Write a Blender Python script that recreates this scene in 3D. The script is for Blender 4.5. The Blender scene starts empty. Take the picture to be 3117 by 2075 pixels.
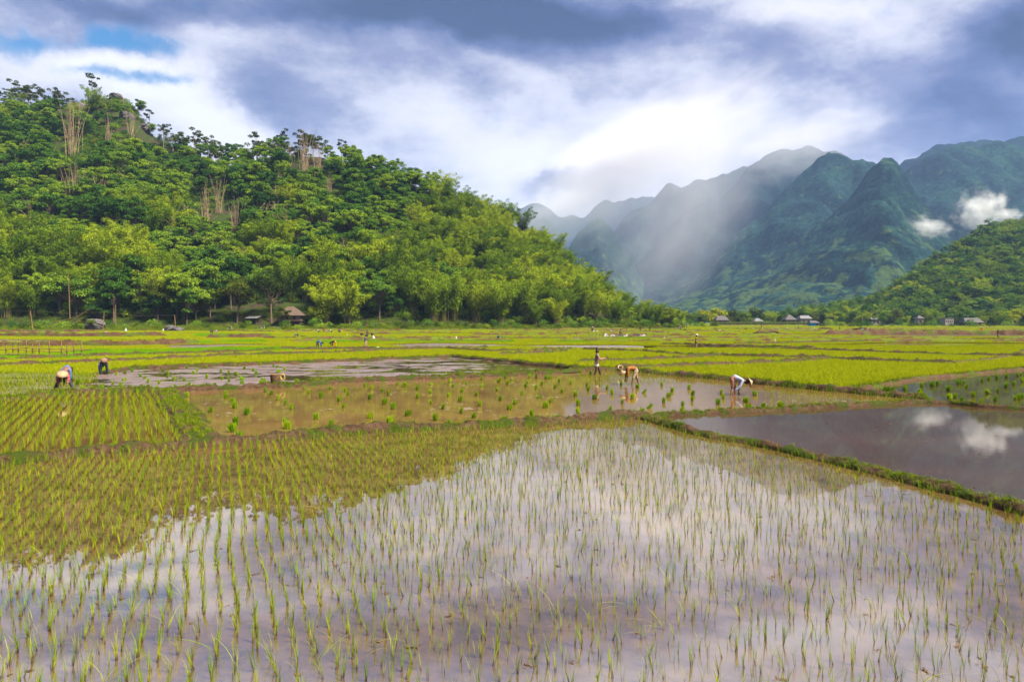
import bpy, math, random
import numpy as np
from mathutils import Vector, Matrix

random.seed(11)
rng = np.random.default_rng(11)
R = math.radians
scene = bpy.context.scene
COL = scene.collection

# ------------------------------------------------------------------ camera
# the photograph is 3117 x 2075; all surveyed positions below were read off it
F, CAM_H, CX, HY = 2078.0, 3.1, 1558.5, 977.0
cam_data = bpy.data.cameras.new('camera')
cam = bpy.data.objects.new('camera', cam_data)
COL.objects.link(cam)
cam.location = (0, 0, CAM_H)
cam.rotation_euler = (R(90), 0, 0)
cam_data.sensor_width = 36.0
cam_data.lens = 36.0 * F / 3117
cam_data.shift_y = -60.5 / 3117
cam_data.clip_start = 0.1
cam_data.clip_end = 30000
scene.camera = cam

# ------------------------------------------------------------------ render
scene.render.engine = 'CYCLES'
scene.view_settings.view_transform = 'Standard'
scene.view_settings.look = 'None'
scene.view_settings.gamma = 1
scene.view_settings.use_curve_mapping = False
scene.view_settings.exposure = EXPOSURE = 1.45
cy = scene.cycles
cy.use_denoising = True
cy.denoising_prefilter = 'ACCURATE'
cy.max_bounces = 6
cy.diffuse_bounces = 1
cy.glossy_bounces = 3
cy.transmission_bounces = 2
cy.transparent_max_bounces = 8
cy.volume_bounces = 2
cy.volume_max_steps = 96
cy.sample_clamp_indirect = 6
cy.caustics_reflective = False
cy.caustics_refractive = False

# ------------------------------------------------------------------ nodes
class NB:
    """small node-tree writer: every method returns an output socket"""
    def __init__(s, tree):
        s.t = tree
        s.n = tree.nodes
    def new(s, kind, **kw):
        n = s.n.new(kind)
        for k, v in kw.items():
            setattr(n, k, v)
        return n
    def put(s, sock, v):
        if v is None:
            return
        if isinstance(v, bpy.types.NodeSocket):
            s.t.links.new(v, sock)
        elif isinstance(v, (tuple, list)) and sock.type == 'RGBA' and len(v) == 3:
            sock.default_value = (*v, 1)
        else:
            sock.default_value = v
    def m(s, op, a, b=None, c=None, clamp=False):
        n = s.new('ShaderNodeMath', operation=op, use_clamp=clamp)
        for i, v in enumerate((a, b, c)):
            s.put(n.inputs[i], v)
        return n.outputs[0]
    def add(s, a, b): return s.m('ADD', a, b)
    def sub(s, a, b): return s.m('SUBTRACT', a, b)
    def mul(s, a, b): return s.m('MULTIPLY', a, b)
    def vm(s, op, a, b=None):
        n = s.new('ShaderNodeVectorMath', operation=op)
        s.put(n.inputs[0], a)
        s.put(n.inputs[1], b)
        return n.outputs['Value'] if op in ('DOT_PRODUCT', 'LENGTH') else n.outputs[0]
    def xyz(s, v):
        n = s.new('ShaderNodeSeparateXYZ')
        s.put(n.inputs[0], v)
        return n.outputs
    def comb(s, x, y, z):
        n = s.new('ShaderNodeCombineXYZ')
        for i, v in enumerate((x, y, z)):
            s.put(n.inputs[i], v)
        return n.outputs[0]
    def noise(s, vec, scale, detail=3, rough=.55, out=0, **kw):
        n = s.new('ShaderNodeTexNoise', **kw)
        s.put(n.inputs['Vector'], vec)
        n.inputs['Scale'].default_value = scale
        n.inputs['Detail'].default_value = detail
        n.inputs['Roughness'].default_value = rough
        return n.outputs[out]
    def sstep(s, v, lo, hi, a=0., b=1.):
        n = s.new('ShaderNodeMapRange', interpolation_type='SMOOTHSTEP')
        s.put(n.inputs['Value'], v)
        for k, q in (('From Min', lo), ('From Max', hi), ('To Min', a), ('To Max', b)):
            s.put(n.inputs[k], q)
        return n.outputs[0]
    def ramp(s, v, stops, interp='LINEAR'):
        n = s.new('ShaderNodeValToRGB')
        cr = n.color_ramp
        cr.interpolation = interp
        while len(cr.elements) < len(stops):
            cr.elements.new(0.5)
        for e, (p, c) in zip(cr.elements, stops):
            e.position = p
            e.color = (*c, 1)
        s.put(n.inputs[0], v)
        return n.outputs[0]
    def mix(s, f, a, b, blend='MIX'):
        n = s.new('ShaderNodeMix', data_type='RGBA', blend_type=blend)
        s.put(n.inputs[0], f)
        s.put(n.inputs[6], a)
        s.put(n.inputs[7], b)
        return n.outputs[2]
    def vscale(s, v, k):
        n = s.new('ShaderNodeVectorMath', operation='SCALE')
        s.put(n.inputs[0], v)
        s.put(n.inputs[3], k)
        return n.outputs[0]

# ------------------------------------------------------------------ sun and sky
SUN_EL, SUN_AZ = 52.0, 118.0          # degrees; azimuth measured from the view axis (+Y) towards the right (+X)
SUN_STRENGTH = 5.0
sd = bpy.data.lights.new('sun', 'SUN')
sd.energy = SUN_STRENGTH
sd.angle = R(12)
sd.color = (1.0, 0.90, 0.72)
sun = bpy.data.objects.new('sun', sd)
COL.objects.link(sun)
sv = Vector((math.sin(R(SUN_AZ)) * math.cos(R(SUN_EL)), math.cos(R(SUN_AZ)) * math.cos(R(SUN_EL)), math.sin(R(SUN_EL))))
sun.rotation_euler = (-sv).to_track_quat('-Z', 'Y').to_euler()
sun.location = sv * 300

world = bpy.data.worlds.new('World')
scene.world = world
world.use_nodes = True
world.cycles.sampling_method = 'MANUAL'
world.cycles.sample_map_resolution = 512
wt = world.node_tree
wt.nodes.clear()
w = NB(wt)
WORLD_STRENGTH = 0.1
out = w.new('ShaderNodeOutputWorld')
bg = w.new('ShaderNodeBackground')
bg.inputs['Strength'].default_value = WORLD_STRENGTH
wt.links.new(bg.outputs[0], out.inputs[0])
sky = w.new('ShaderNodeTexSky', sky_type='NISHITA')
sky.sun_disc = False
sky.sun_elevation = R(SUN_EL)
sky.sun_rotation = R(SUN_AZ)
sky.altitude = 200
sky.air_density = 1.3
sky.dust_density = 0.4
sky.ozone_density = 3.0
gen = w.new('ShaderNodeTexCoord').outputs['Generated']
dx, dy, dz = w.xyz(gen)
az = w.m('ABSOLUTE', dz)
# cloud deck seen in perspective: project the direction onto a plane overhead
den = w.add(az, 0.16)
plane = w.comb(w.m('DIVIDE', dx, den), w.m('DIVIDE', dy, den), 0.0)
plane_s = w.comb(w.mul(w.m('DIVIDE', dx, den), 0.75), w.m('DIVIDE', dy, den), 0.3)
n_big = w.noise(plane_s, 0.85, 6, .56)
n_mid = w.noise(w.vm('MULTIPLY', gen, (1.0, 1.0, 2.2)), 4.2, 9, .67)
warp = w.noise(gen, 3.4, 8, .60, out=1)
wx, wy, wz = w.xyz(warp)
ysafe = w.m('MAXIMUM', dy, 0.08)
front = w.sstep(dy, 0.08, 0.35)
tu = w.add(w.m('DIVIDE', dx, ysafe), w.mul(w.sub(wx, .5), 0.30))
tw = w.add(w.m('DIVIDE', dz, ysafe), w.mul(w.sub(wy, .5), 0.20))

def blob(px, py, sx, sy, ang=0.0):
    """soft elliptical cloud mass in the direction of photo point px, py (sizes in photo pixels, angle anticlockwise)"""
    uc, vc = (px - CX) / F, (HY - py) / F
    c, s_ = math.cos(R(ang)), math.sin(R(ang))
    du, dv = w.sub(tu, uc), w.sub(tw, vc)
    a = w.mul(w.add(w.mul(du, c), w.mul(dv, s_)), F / sx)
    b = w.mul(w.sub(w.mul(dv, c), w.mul(du, s_)), F / sy)
    return w.m('EXPONENT', w.mul(w.add(w.mul(a, a), w.mul(b, b)), -1.0))

CLOUDS = [  # px, py, sx, sy, angle, amount
    (1780, 530, 700, 170, 8, .38), (2050, 430, 600, 170, 8, .10), (1480, 460, 420, 90, -18, .20), (1200, 400, 300, 60, -22, .10),
    (560, 370, 260, 100, -24, .46), (420, 225, 240, 60, -8, .40), (120, 215, 260, 50, 0, .26), (860, 470, 260, 80, -25, .40),
    (1620, 50, 640, 95, -8, -.72), (1260, 90, 400, 80, -14, -.32), (960, 40, 300, 60, 0, -.20), (1100, 170, 300, 50, -24, -.12),
    (800, 290, 170, 90, -20, -.24), (1000, 330, 160, 60, -25, -.10),
    (1480, 180, 300, 42, -30, .20), (2170, 105, 230, 75, 14, .36), (2600, 130, 280, 110, 6, .22), (2450, 20, 260, 50, 0, .14),
    (3090, 80, 250, 110, 20, -.54), (2990, 320, 330, 100, -8, -.34), (2420, 270, 260, 50, 8, -.16), (2800, 260, 200, 40, 8, .10),
    (1790, 565, 170, 36, 14, -.62), (1710, 595, 120, 34, 0, -.35), (2800, 440, 320, 60, 0, -.14),
    (300, 10, 460, 50, -4, -.44), (560, 60, 160, 40, -30, .12),
]
ca, sa = math.cos(R(-27)), math.sin(R(-27))
streak = w.noise(w.comb(w.mul(w.add(w.mul(tu, ca), w.mul(tw, sa)), 2.6), w.mul(w.sub(w.mul(tw, ca), w.mul(tu, sa)), 11.0), .5), 1.0, 7, .62)
acc = w.mul(w.sub(streak, .5), .32)
for px, py, sx, sy, an, am in CLOUDS:
    t_ = w.mul(blob(px, py, sx, sy, an), am)
    acc = w.add(acc, t_)
bright = w.add(w.mul(acc, front), w.add(0.52, w.add(w.mul(w.sub(n_big, .5), 0.95), w.mul(w.sub(n_mid, .5), 0.86))))
K = 1.0 / WORLD_STRENGTH
CR = [(0.0, (.035, .058, .15)), (.22, (.10, .135, .30)), (.45, (.28, .305, .475)), (.66, (.65, .65, .75)), (.84, (.84, .82, .88)), (1.0, (.94, .92, .935))]
cloud_col = w.ramp(bright, CR)
cloud_lit = w.vscale(cloud_col, K * 0.43)
hole = None
for px, py, sx, sy, an, am in [(150, 140, 280, 44, 3, .66), (370, 85, 70, 60, -40, .66), (500, 150, 110, 36, -20, .5), (400, 245, 190, 26, -8, .66), (640, 12, 90, 20, 0, .4)]:
    t_ = w.mul(blob(px, py, sx, sy, an), am)
    hole = t_ if hole is None else w.add(hole, t_)
n_hole = w.noise(gen, 8.0, 9, .66)
hole = w.mul(front, w.sstep(w.add(hole, w.mul(w.sub(n_hole, .5), 2.2)), .22, 1.02))
# thin deep-blue sky showing through the gaps
hue = w.new('ShaderNodeHueSaturation')
hue.inputs['Saturation'].default_value = 1.5
hue.inputs['Value'].default_value = 0.5
wt.links.new(sky.outputs[0], hue.inputs['Color'])
final = w.mix(hole, cloud_lit, hue.outputs[0])
wt.links.new(final, bg.inputs['Color'])

# ------------------------------------------------------------------ survey helpers
def ground(px, py, z=0.0):
    """point of the plane at height z that the photograph shows at px, py"""
    Y = F * (CAM_H - z) / (py - HY)
    return Vector(((px - CX) / F * Y, Y, z))

def at_depth(px, py, Y):
    return Vector(((px - CX) / F * Y, Y, CAM_H + (HY - py) / F * Y))

# ------------------------------------------------------------------ noise on arrays
def _hash(ix, iy, seed):
    n = (ix.astype(np.int64) * 374761393 + iy.astype(np.int64) * 668265263 + seed * 1442695041) & 0x7fffffff
    n = ((n ^ (n >> 13)) * 1274126177) & 0x7fffffff
    n = (n ^ (n >> 16)) & 0xffff
    return n / 65535.0

def vnoise(x, y, seed=0):
    x = np.asarray(x, float); y = np.asarray(y, float)
    ix, iy = np.floor(x), np.floor(y)
    fx, fy = x - ix, y - iy
    fx = fx * fx * (3 - 2 * fx); fy = fy * fy * (3 - 2 * fy)
    a, b = _hash(ix, iy, seed), _hash(ix + 1, iy, seed)
    c, d = _hash(ix, iy + 1, seed), _hash(ix + 1, iy + 1, seed)
    return (a * (1 - fx) + b * fx) * (1 - fy) + (c * (1 - fx) + d * fx) * fy

def fbm(x, y, seed=0, octv=4, gain=.5):
    s, amp, tot = 0, 1, 0
    for k in range(octv):
        s = s + amp * vnoise(np.asarray(x) * 2 ** k, np.asarray(y) * 2 ** k, seed + 17 * k)
        tot += amp
        amp *= gain
    return s / tot

# ------------------------------------------------------------------ objects
def mesh_np(name, verts, faces, mats=(), smooth=False, mat_idx=None):
    verts = np.asarray(verts, np.float32); faces = np.asarray(faces, np.int32)
    me = bpy.data.meshes.new(name)
    k = faces.shape[1]
    me.vertices.add(len(verts)); me.vertices.foreach_set('co', verts.ravel())
    me.loops.add(faces.size); me.loops.foreach_set('vertex_index', faces.ravel())
    me.polygons.add(len(faces))
    me.polygons.foreach_set('loop_start', np.arange(0, faces.size, k, dtype=np.int32))
    me.polygons.foreach_set('loop_total', np.full(len(faces), k, np.int32))
    if smooth:
        me.polygons.foreach_set('use_smooth', np.ones(len(faces), bool))
    if mat_idx is not None:
        me.polygons.foreach_set('material_index', np.asarray(mat_idx, np.int32))
    for m in mats:
        me.materials.append(m)
    me.update(calc_edges=True)
    return me

def link(name, data, loc=(0, 0, 0), rz=0.0, parent=None, scale=None, **props):
    o = bpy.data.objects.new(name, data)
    COL.objects.link(o)
    o.location = loc
    o.rotation_euler = (0, 0, rz) if not isinstance(rz, (tuple, list)) else rz
    if scale is not None:
        o.scale = (scale,) * 3 if isinstance(scale, (int, float)) else scale
    if parent is not None:
        o.parent = parent
    for k, v in props.items():
        if v is not None:
            o[k] = v
    return o

class MB:
    """collects shapes into one mesh"""
    def __init__(s): s.v = []; s.f = []
    def add(s, vs, fs):
        o = len(s.v)
        s.v += [tuple(v) for v in vs]
        s.f += [tuple(i + o for i in f) for f in fs]
        return s
    def box(s, c, size, rot=None, taper=1.0):
        hx, hy, hz = size[0] / 2, size[1] / 2, size[2] / 2
        vs = [Vector((x * (taper if z > 0 else 1), y * (taper if z > 0 else 1), z)) for z in (-hz, hz) for x, y in ((-hx, -hy), (hx, -hy), (hx, hy), (-hx, hy))]
        if rot is not None:
            vs = [rot @ v for v in vs]
        vs = [v + Vector(c) for v in vs]
        return s.add(vs, [(3, 2, 1, 0), (4, 5, 6, 7), (0, 1, 5, 4), (1, 2, 6, 5), (2, 3, 7, 6), (3, 0, 4, 7)])
    def tube(s, pts, rad, n=6, caps=True):
        pts = [Vector(p) for p in pts]
        rad = rad if isinstance(rad, (list, tuple)) else [rad] * len(pts)
        vs, fs = [], []
        for i, p in enumerate(pts):
            d = (pts[min(i + 1, len(pts) - 1)] - pts[max(i - 1, 0)]).normalized()
            a = d.orthogonal().normalized() if abs(d.z) > .95 else d.cross(Vector((0, 0, 1))).normalized()
            b = d.cross(a)
            for k in range(n):
                t = 2 * math.pi * k / n
                vs.append(p + (a * math.cos(t) + b * math.sin(t)) * rad[i])
        for i in range(len(pts) - 1):
            for k in range(n):
                k2 = (k + 1) % n
                fs.append((i * n + k, i * n + k2, (i + 1) * n + k2, (i + 1) * n + k))
        if caps:
            fs.append(tuple(range(n))[::-1])
            fs.append(tuple((len(pts) - 1) * n + k for k in range(n)))
        return s.add(vs, fs)
    def lathe(s, prof, n=16, c=(0, 0, 0), rot=None):
        vs, fs = [], []
        for r, z in prof:
            for k in range(n):
                t = 2 * math.pi * k / n
                v = Vector((r * math.cos(t), r * math.sin(t), z))
                vs.append((rot @ v if rot is not None else v) + Vector(c))
        for i in range(len(prof) - 1):
            for k in range(n):
                k2 = (k + 1) % n
                fs.append((i * n + k, i * n + k2, (i + 1) * n + k2, (i + 1) * n + k))
        return s.add(vs, fs)
    def mesh(s, name, mat, smooth=False):
        me = bpy.data.meshes.new(name)
        me.from_pydata(s.v, [], s.f)
        if mat is not None:
            for m in (mat if isinstance(mat, (list, tuple)) else [mat]):
                me.materials.append(m)
        if smooth:
            me.polygons.foreach_set('use_smooth', [True] * len(me.polygons))
        return me
    def obj(s, name, mat, parent=None, loc=(0, 0, 0), rz=0.0, smooth=False, **props):
        return link(name, s.mesh(name, mat, smooth), loc, rz, parent, **props)

def empty(name, loc, rz=0.0, scale=None, **props):
    o = link(name, None, loc, rz, None, scale, **props)
    o.empty_display_size = 0.2
    return o

# ------------------------------------------------------------------ materials
MATS = {}
def material(name):
    m = bpy.data.materials.new(name)
    m.use_nodes = True
    m.node_tree.nodes.clear()
    b = NB(m.node_tree)
    b.out = b.new('ShaderNodeOutputMaterial')
    return m, b

def surface(name, col, rough=.7, spec=.3, noise_scale=0, amount=.3, bump=0, bump_scale=None, coords='Object', metal=0):
    """plain surface with grain: colour varied by noise and an optional fine relief"""
    if name in MATS:
        return MATS[name]
    m, b = material(name)
    p = b.new('ShaderNodeBsdfPrincipled')
    tc = b.new('ShaderNodeTexCoord').outputs[coords]
    if noise_scale:
        n = b.noise(tc, noise_scale, 4, .6)
        dark = tuple(c * (1 - amount) for c in col); light = tuple(min(1, c * (1 + amount)) for c in col)
        b.put(p.inputs['Base Color'], b.ramp(n, [(.28, dark), (.72, light)]))
    else:
        b.put(p.inputs['Base Color'], col)
    p.inputs['Roughness'].default_value = rough
    p.inputs['Specular IOR Level'].default_value = spec
    p.inputs['Metallic'].default_value = metal
    if bump:
        bn = b.new('ShaderNodeBump')
        bn.inputs['Strength'].default_value = bump
        bn.inputs['Distance'].default_value = .05
        b.put(bn.inputs['Height'], b.noise(tc, bump_scale or noise_scale * 3, 4, .6))
        b.put(p.inputs['Normal'], bn.outputs[0])
    b.put(b.out.inputs[0], p.outputs[0])
    MATS[name] = m
    return m

def leaf_mat(name, a, bcol, c=None, transl=.28, scale=.9, rough=.8, base=None, base_h=.1, spec=.04):
    """leaves: two or three greens that vary from plant to plant and from leaf cluster to leaf cluster; base = stem colour below base_h"""
    m, b = material(name)
    oi = b.new('ShaderNodeObjectInfo').outputs['Random']
    tco = b.new('ShaderNodeTexCoord').outputs['Object']
    n = b.noise(tco, scale, 3, .6)
    f = b.add(b.mul(oi, .62), b.mul(n, .5))
    stops = [(.2, a), (.85, bcol)] if c is None else [(.15, a), (.5, bcol), (.92, c)]
    col = b.ramp(f, stops)
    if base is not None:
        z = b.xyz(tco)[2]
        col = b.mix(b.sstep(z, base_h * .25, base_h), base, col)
    p = b.new('ShaderNodeBsdfPrincipled')
    b.put(p.inputs['Base Color'], col)
    p.inputs['Roughness'].default_value = rough
    p.inputs['Specular IOR Level'].default_value = spec
    t = b.new('ShaderNodeBsdfTranslucent')
    b.put(t.inputs[0], col)
    mx = b.new('ShaderNodeMixShader')
    mx.inputs[0].default_value = transl
    b.put(mx.inputs[1], p.outputs[0]); b.put(mx.inputs[2], t.outputs[0])
    b.put(b.out.inputs[0], mx.outputs[0])
    MATS[name] = m
    return m

def water_mat(name, mud_a, mud_b, ior=1.5, rough=.03, scale=.5, ripple=.05, ripple_scale=6., fleck=None, stretch=(1, 1, 1)):
    """still muddy water: silt colour below a reflecting surface with faint ripples"""
    m, b = material(name)
    pos = b.new('ShaderNodeNewGeometry').outputs['Position']
    v = b.vm('MULTIPLY', pos, stretch)
    n = b.add(b.mul(b.noise(v, scale, 6, .62), .7), b.mul(b.noise(v, scale * 9, 4, .65), .3))
    col = b.ramp(n, [(.30, mud_a), (.68, mud_b)])
    p = b.new('ShaderNodeBsdfPrincipled')
    r_sock = rough
    if fleck:
        fn = b.noise(b.vm('MULTIPLY', pos, (.7, 1.6, 1)), 3.2, 5, .7)
        big = b.noise(pos, .28, 2, .5)
        fm = b.sstep(b.add(fn, b.mul(b.sub(big, .5), .45)), .665, .69)
        col = b.mix(fm, col, fleck)
        r_sock = b.add(rough, b.mul(fm, .35))
    b.put(p.inputs['Base Color'], col)
    b.put(p.inputs['Roughness'], r_sock)
    p.inputs['IOR'].default_value = ior
    bn = b.new('ShaderNodeBump')
    bn.inputs['Strength'].default_value = ripple
    bn.inputs['Distance'].default_value = .02
    b.put(bn.inputs['Height'], b.noise(pos, ripple_scale, 3, .5))
    b.put(p.inputs['Normal'], bn.outputs[0])
    b.put(b.out.inputs[0], p.outputs[0])
    MATS[name] = m
    return m

def soil_mat(name, a, bcol, green=None, scale=1.2, bump=.6, green_amt=.5, wet=.75):
    m, b = material(name)
    pos = b.new('ShaderNodeNewGeometry').outputs['Position']
    n = b.noise(pos, scale * 4, 6, .65)
    col = b.ramp(n, [(.3, a), (.7, bcol)])
    if green is not None:
        g = b.sstep(b.add(b.noise(pos, scale, 5, .62), green_amt - .5), .46, .58)
        col = b.mix(g, col, green)
    p = b.new('ShaderNodeBsdfPrincipled')
    b.put(p.inputs['Base Color'], col)
    p.inputs['Roughness'].default_value = wet
    p.inputs['Specular IOR Level'].default_value = .08
    bn = b.new('ShaderNodeBump')
    bn.inputs['Strength'].default_value = bump
    bn.inputs['Distance'].default_value = .08
    b.put(bn.inputs['Height'], b.noise(pos, scale * 10, 5, .7))
    b.put(p.inputs['Normal'], bn.outputs[0])
    b.put(b.out.inputs[0], p.outputs[0])
    MATS[name] = m
    return m

# greens
M_bamboo = leaf_mat('bamboo leaves', (.030, .075, .005), (.135, .22, .007), (.31, .38, .010), scale=.3, transl=.22)
M_broad = leaf_mat('broad leaves', (.016, .060, .010), (.085, .19, .018), (.26, .37, .020), scale=.28, transl=.22)
M_darktree = leaf_mat('dark leaves', (.022, .042, .006), (.055, .085, .008), (.10, .12, .012), scale=.5)
M_shrub = leaf_mat('shrub leaves', (.022, .052, .005), (.065, .115, .007), (.16, .21, .010), scale=.8)
M_lime = leaf_mat('lime leaves', (.16, .22, .006), (.30, .33, .008), scale=.5)
M_far = leaf_mat('far leaves', (.018, .055, .006), (.060, .135, .009), (.15, .23, .010), scale=.35)
M_rice = leaf_mat('rice blades', (.20, .265, .003), (.28, .33, .004), (.36, .38, .008), transl=.36, scale=3., base=(.10, .085, .012), base_h=.12)
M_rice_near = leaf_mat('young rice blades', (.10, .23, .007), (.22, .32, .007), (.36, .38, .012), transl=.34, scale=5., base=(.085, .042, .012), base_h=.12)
M_bed = leaf_mat('seedbed blades', (.12, .27, .005), (.19, .38, .006), transl=.35, scale=2.)
M_bundle = leaf_mat('bundle blades', (.10, .22, .005), (.24, .35, .006), transl=.3, scale=9., base=(.13, .15, .03), base_h=.05)
M_grass = leaf_mat('bank grass', (.05, .10, .004), (.12, .19, .005), (.22, .24, .012), transl=.3, scale=4.)
M_corn = leaf_mat('corn leaves', (.09, .13, .03), (.16, .20, .05), scale=.4)
M_bark = surface('bark', (.13, .095, .065), .85, .2, 3, .4, .5)
M_paleb = surface('pale bark', (.26, .20, .14), .85, .2, 3, .4, .5)
M_culm = surface('bamboo culm', (.15, .13, .035), .5, .3, 2, .35)
M_dead = surface('dry bamboo', (.30, .215, .13), .8, .2, 1.5, .3)
M_pole = surface('bamboo pole', (.19, .12, .05), .6, .3, 4, .3)
M_rock = surface('limestone', (.085, .078, .078), .9, .2, 1.6, .55, .9, 5)
# water and soil
M_water_near = water_mat('shallow paddy water', (.024, .015, .005), (.165, .100, .040), ior=4.8, rough=.012, scale=1.7, ripple=.010, ripple_scale=3.)
M_water_left = water_mat('left paddy water', (.060, .034, .009), (.13, .076, .022), ior=2.0, rough=.03, scale=.8, ripple=.02, ripple_scale=4.)
M_water_silt = water_mat('silty paddy water', (.10, .056, .017), (.19, .108, .040), ior=1.75, rough=.035, scale=.6, ripple=.02, fleck=(.36, .29, .27))
M_water_pond = water_mat('dark pond water', (.034, .018, .009), (.068, .037, .021), ior=1.48, rough=.02, scale=.35, ripple=.02, ripple_scale=5., fleck=None, stretch=(.5, 1.4, 1))
M_water_dark = water_mat('dark seedling water', (.030, .022, .008), (.07, .05, .02), ior=1.55, rough=.03, scale=.6, ripple=.02)
M_water_far = water_mat('far paddy water', (.10, .085, .012), (.17, .15, .02), ior=1.33, rough=.12, scale=.2, ripple=.03)
M_mud = water_mat('wet mud', (.11, .072, .064), (.21, .15, .142), ior=2.0, rough=.26, scale=1.5, ripple=.5, ripple_scale=9.)
M_soil = soil_mat('bund soil', (.032, .019, .010), (.12, .072, .044), (.040, .060, .007), scale=1.6, green_amt=.49, bump=1.0)
M_soil_bare = soil_mat('bare soil', (.05, .028, .016), (.12, .07, .044), (.06, .08, .010), scale=1.2, green_amt=.48, bump=1.0)
M_bank = soil_mat('terrace bank soil', (.05, .029, .013), (.12, .068, .034), (.085, .115, .008), scale=.35, green_amt=.53)
M_terrace = soil_mat('terrace wall soil', (.040, .022, .011), (.105, .060, .032), (.06, .080, .010), scale=.30, green_amt=.48)
M_ground = soil_mat('field ground', (.08, .062, .012), (.15, .12, .02), (.13, .165, .008), scale=.12, green_amt=.62)
M_hill = soil_mat('hill ground', (.022, .018, .012), (.060, .044, .026), (.030, .048, .008), scale=.16, green_amt=.55, bump=1.0)

# ------------------------------------------------------------------ scattering of uncountable growth
PROTO = {}
def proto_coll(key, meshes):
    c = bpy.data.collections.new(key)
    for i, me in enumerate(meshes):
        o = bpy.data.objects.new('%s_%02d' % (key, i), me)
        c.objects.link(o)
    PROTO[key] = c
    return c

def scatter(name, key, pts, rot, scl, idx, **props):
    """one object whose instances are copies of small plants standing at pts"""
    pts = np.asarray(pts, np.float32); n = len(pts)
    me = bpy.data.meshes.new(name)
    me.vertices.add(n)
    me.vertices.foreach_set('co', pts.ravel())
    rot = np.asarray(rot, np.float32)
    if rot.ndim == 1:
        rot = np.stack([np.zeros(n), np.zeros(n), rot], 1).astype(np.float32)
    scl = np.asarray(scl, np.float32)
    if scl.ndim == 1:
        scl = np.repeat(scl[:, None], 3, 1)
    a = me.attributes.new('rot', 'FLOAT_VECTOR', 'POINT'); a.data.foreach_set('vector', rot.ravel().astype(np.float32))
    a = me.attributes.new('scl', 'FLOAT_VECTOR', 'POINT'); a.data.foreach_set('vector', scl.ravel().astype(np.float32))
    a = me.attributes.new('idx', 'INT', 'POINT'); a.data.foreach_set('value', np.asarray(idx, np.int32))
    o = link(name, me, kind='stuff', **props)
    ng = bpy.data.node_groups.new(name, 'GeometryNodeTree')
    ng.interface.new_socket('Geometry', in_out='INPUT', socket_type='NodeSocketGeometry')
    ng.interface.new_socket('Geometry', in_out='OUTPUT', socket_type='NodeSocketGeometry')
    N = ng.nodes
    gi, go = N.new('NodeGroupInput'), N.new('NodeGroupOutput')
    iop = N.new('GeometryNodeInstanceOnPoints')
    ci = N.new('GeometryNodeCollectionInfo')
    ci.inputs['Collection'].default_value = PROTO[key]
    ci.inputs['Separate Children'].default_value = True
    ci.inputs['Reset Children'].default_value = True
    L = ng.links.new
    L(gi.outputs[0], iop.inputs['Points'])
    L(ci.outputs[0], iop.inputs['Instance'])
    iop.inputs['Pick Instance'].default_value = True
    for nm, dt, tgt in (('rot', 'FLOAT_VECTOR', 'Rotation'), ('scl', 'FLOAT_VECTOR', 'Scale'), ('idx', 'INT', 'Instance Index')):
        na = N.new('GeometryNodeInputNamedAttribute')
        na.data_type = dt
        na.inputs['Name'].default_value = nm
        L(na.outputs['Attribute'], iop.inputs[tgt])
    L(iop.outputs[0], go.inputs[0])
    md = o.modifiers.new('growth', 'NODES')
    md.node_group = ng
    return o

# ------------------------------------------------------------------ small plants
def blades_mesh(name, mat, n, spread, hmin, hmax, width, lean, segs=3, rows=None, seed=0):
    """n grass-like blades: each a tapering ribbon that curves outwards"""
    r = np.random.default_rng(seed)
    V, Fc = [], []
    for k in range(n):
        if rows:
            x0, y0 = rows[k % len(rows)]
            x0 += r.normal(0, spread); y0 += r.normal(0, spread)
        else:
            rad = spread * math.sqrt(r.random()); t = r.random() * 6.283
            x0, y0 = rad * math.cos(t), rad * math.sin(t)
        h = r.uniform(hmin, hmax); a = r.random() * 6.283
        ln = abs(r.normal(0, lean)) + .03
        tw = a + r.normal(0, .8) + 1.57
        wv = width * r.uniform(.7, 1.3)
        o = len(V)
        for i in range(segs + 1):
            t = i / segs
            off = h * ln * (t * .35 + t ** 2.4 * .9)
            z = h * (t - .28 * ln * t ** 3)
            ww = wv * (0.55 + .9 * t) * (1 - t) ** .6 if i < segs else wv * .06
            cx_, cy_ = x0 + math.cos(a) * off, y0 + math.sin(a) * off
            ux, uy = math.cos(tw) * ww / 2, math.sin(tw) * ww / 2
            V += [(cx_ - ux, cy_ - uy, z), (cx_ + ux, cy_ + uy, z)]
        for i in range(segs):
            Fc.append((o + 2 * i, o + 2 * i + 1, o + 2 * i + 3, o + 2 * i + 2))
    return mesh_np(name, V, Fc, [mat])

# ------------------------------------------------------------------ ground sheet
def polygon(name, px_pts, z, mat, **props):
    vs = [ground(x, y, z) for x, y in px_pts]
    me = bpy.data.meshes.new(name)
    me.from_pydata(vs, [], [tuple(range(len(vs)))])
    if me.polygons[0].normal.z < 0:
        me.polygons[0].flip()
    me.materials.append(mat)
    return link(name, me, **props)

g = MB().add([(-5200, -40, -.6), (5200, -40, -.6), (5200, 6500, -.6), (-5200, 6500, -.6)], [(0, 1, 2, 3)])
g.obj('ground', M_ground, kind='structure', label='flat green brown valley floor reaching to the mountains')
# one broad sheet of shallow far water under the distant rice
g = MB().add([(-230, 36, -.02), (420, 36, -.02), (560, 300, -.02), (-330, 300, -.02)], [(0, 1, 2, 3)])
g.obj('far_paddy_water', M_water_far, kind='structure')
g = MB().add([(-1500, 300.5, -.03), (2500, 300.5, -.03), (3200, 1200, -.03), (-2000, 1200, -.03)], [(0, 1, 2, 3)])
g.obj('meadow', M_ground, kind='structure')

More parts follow.
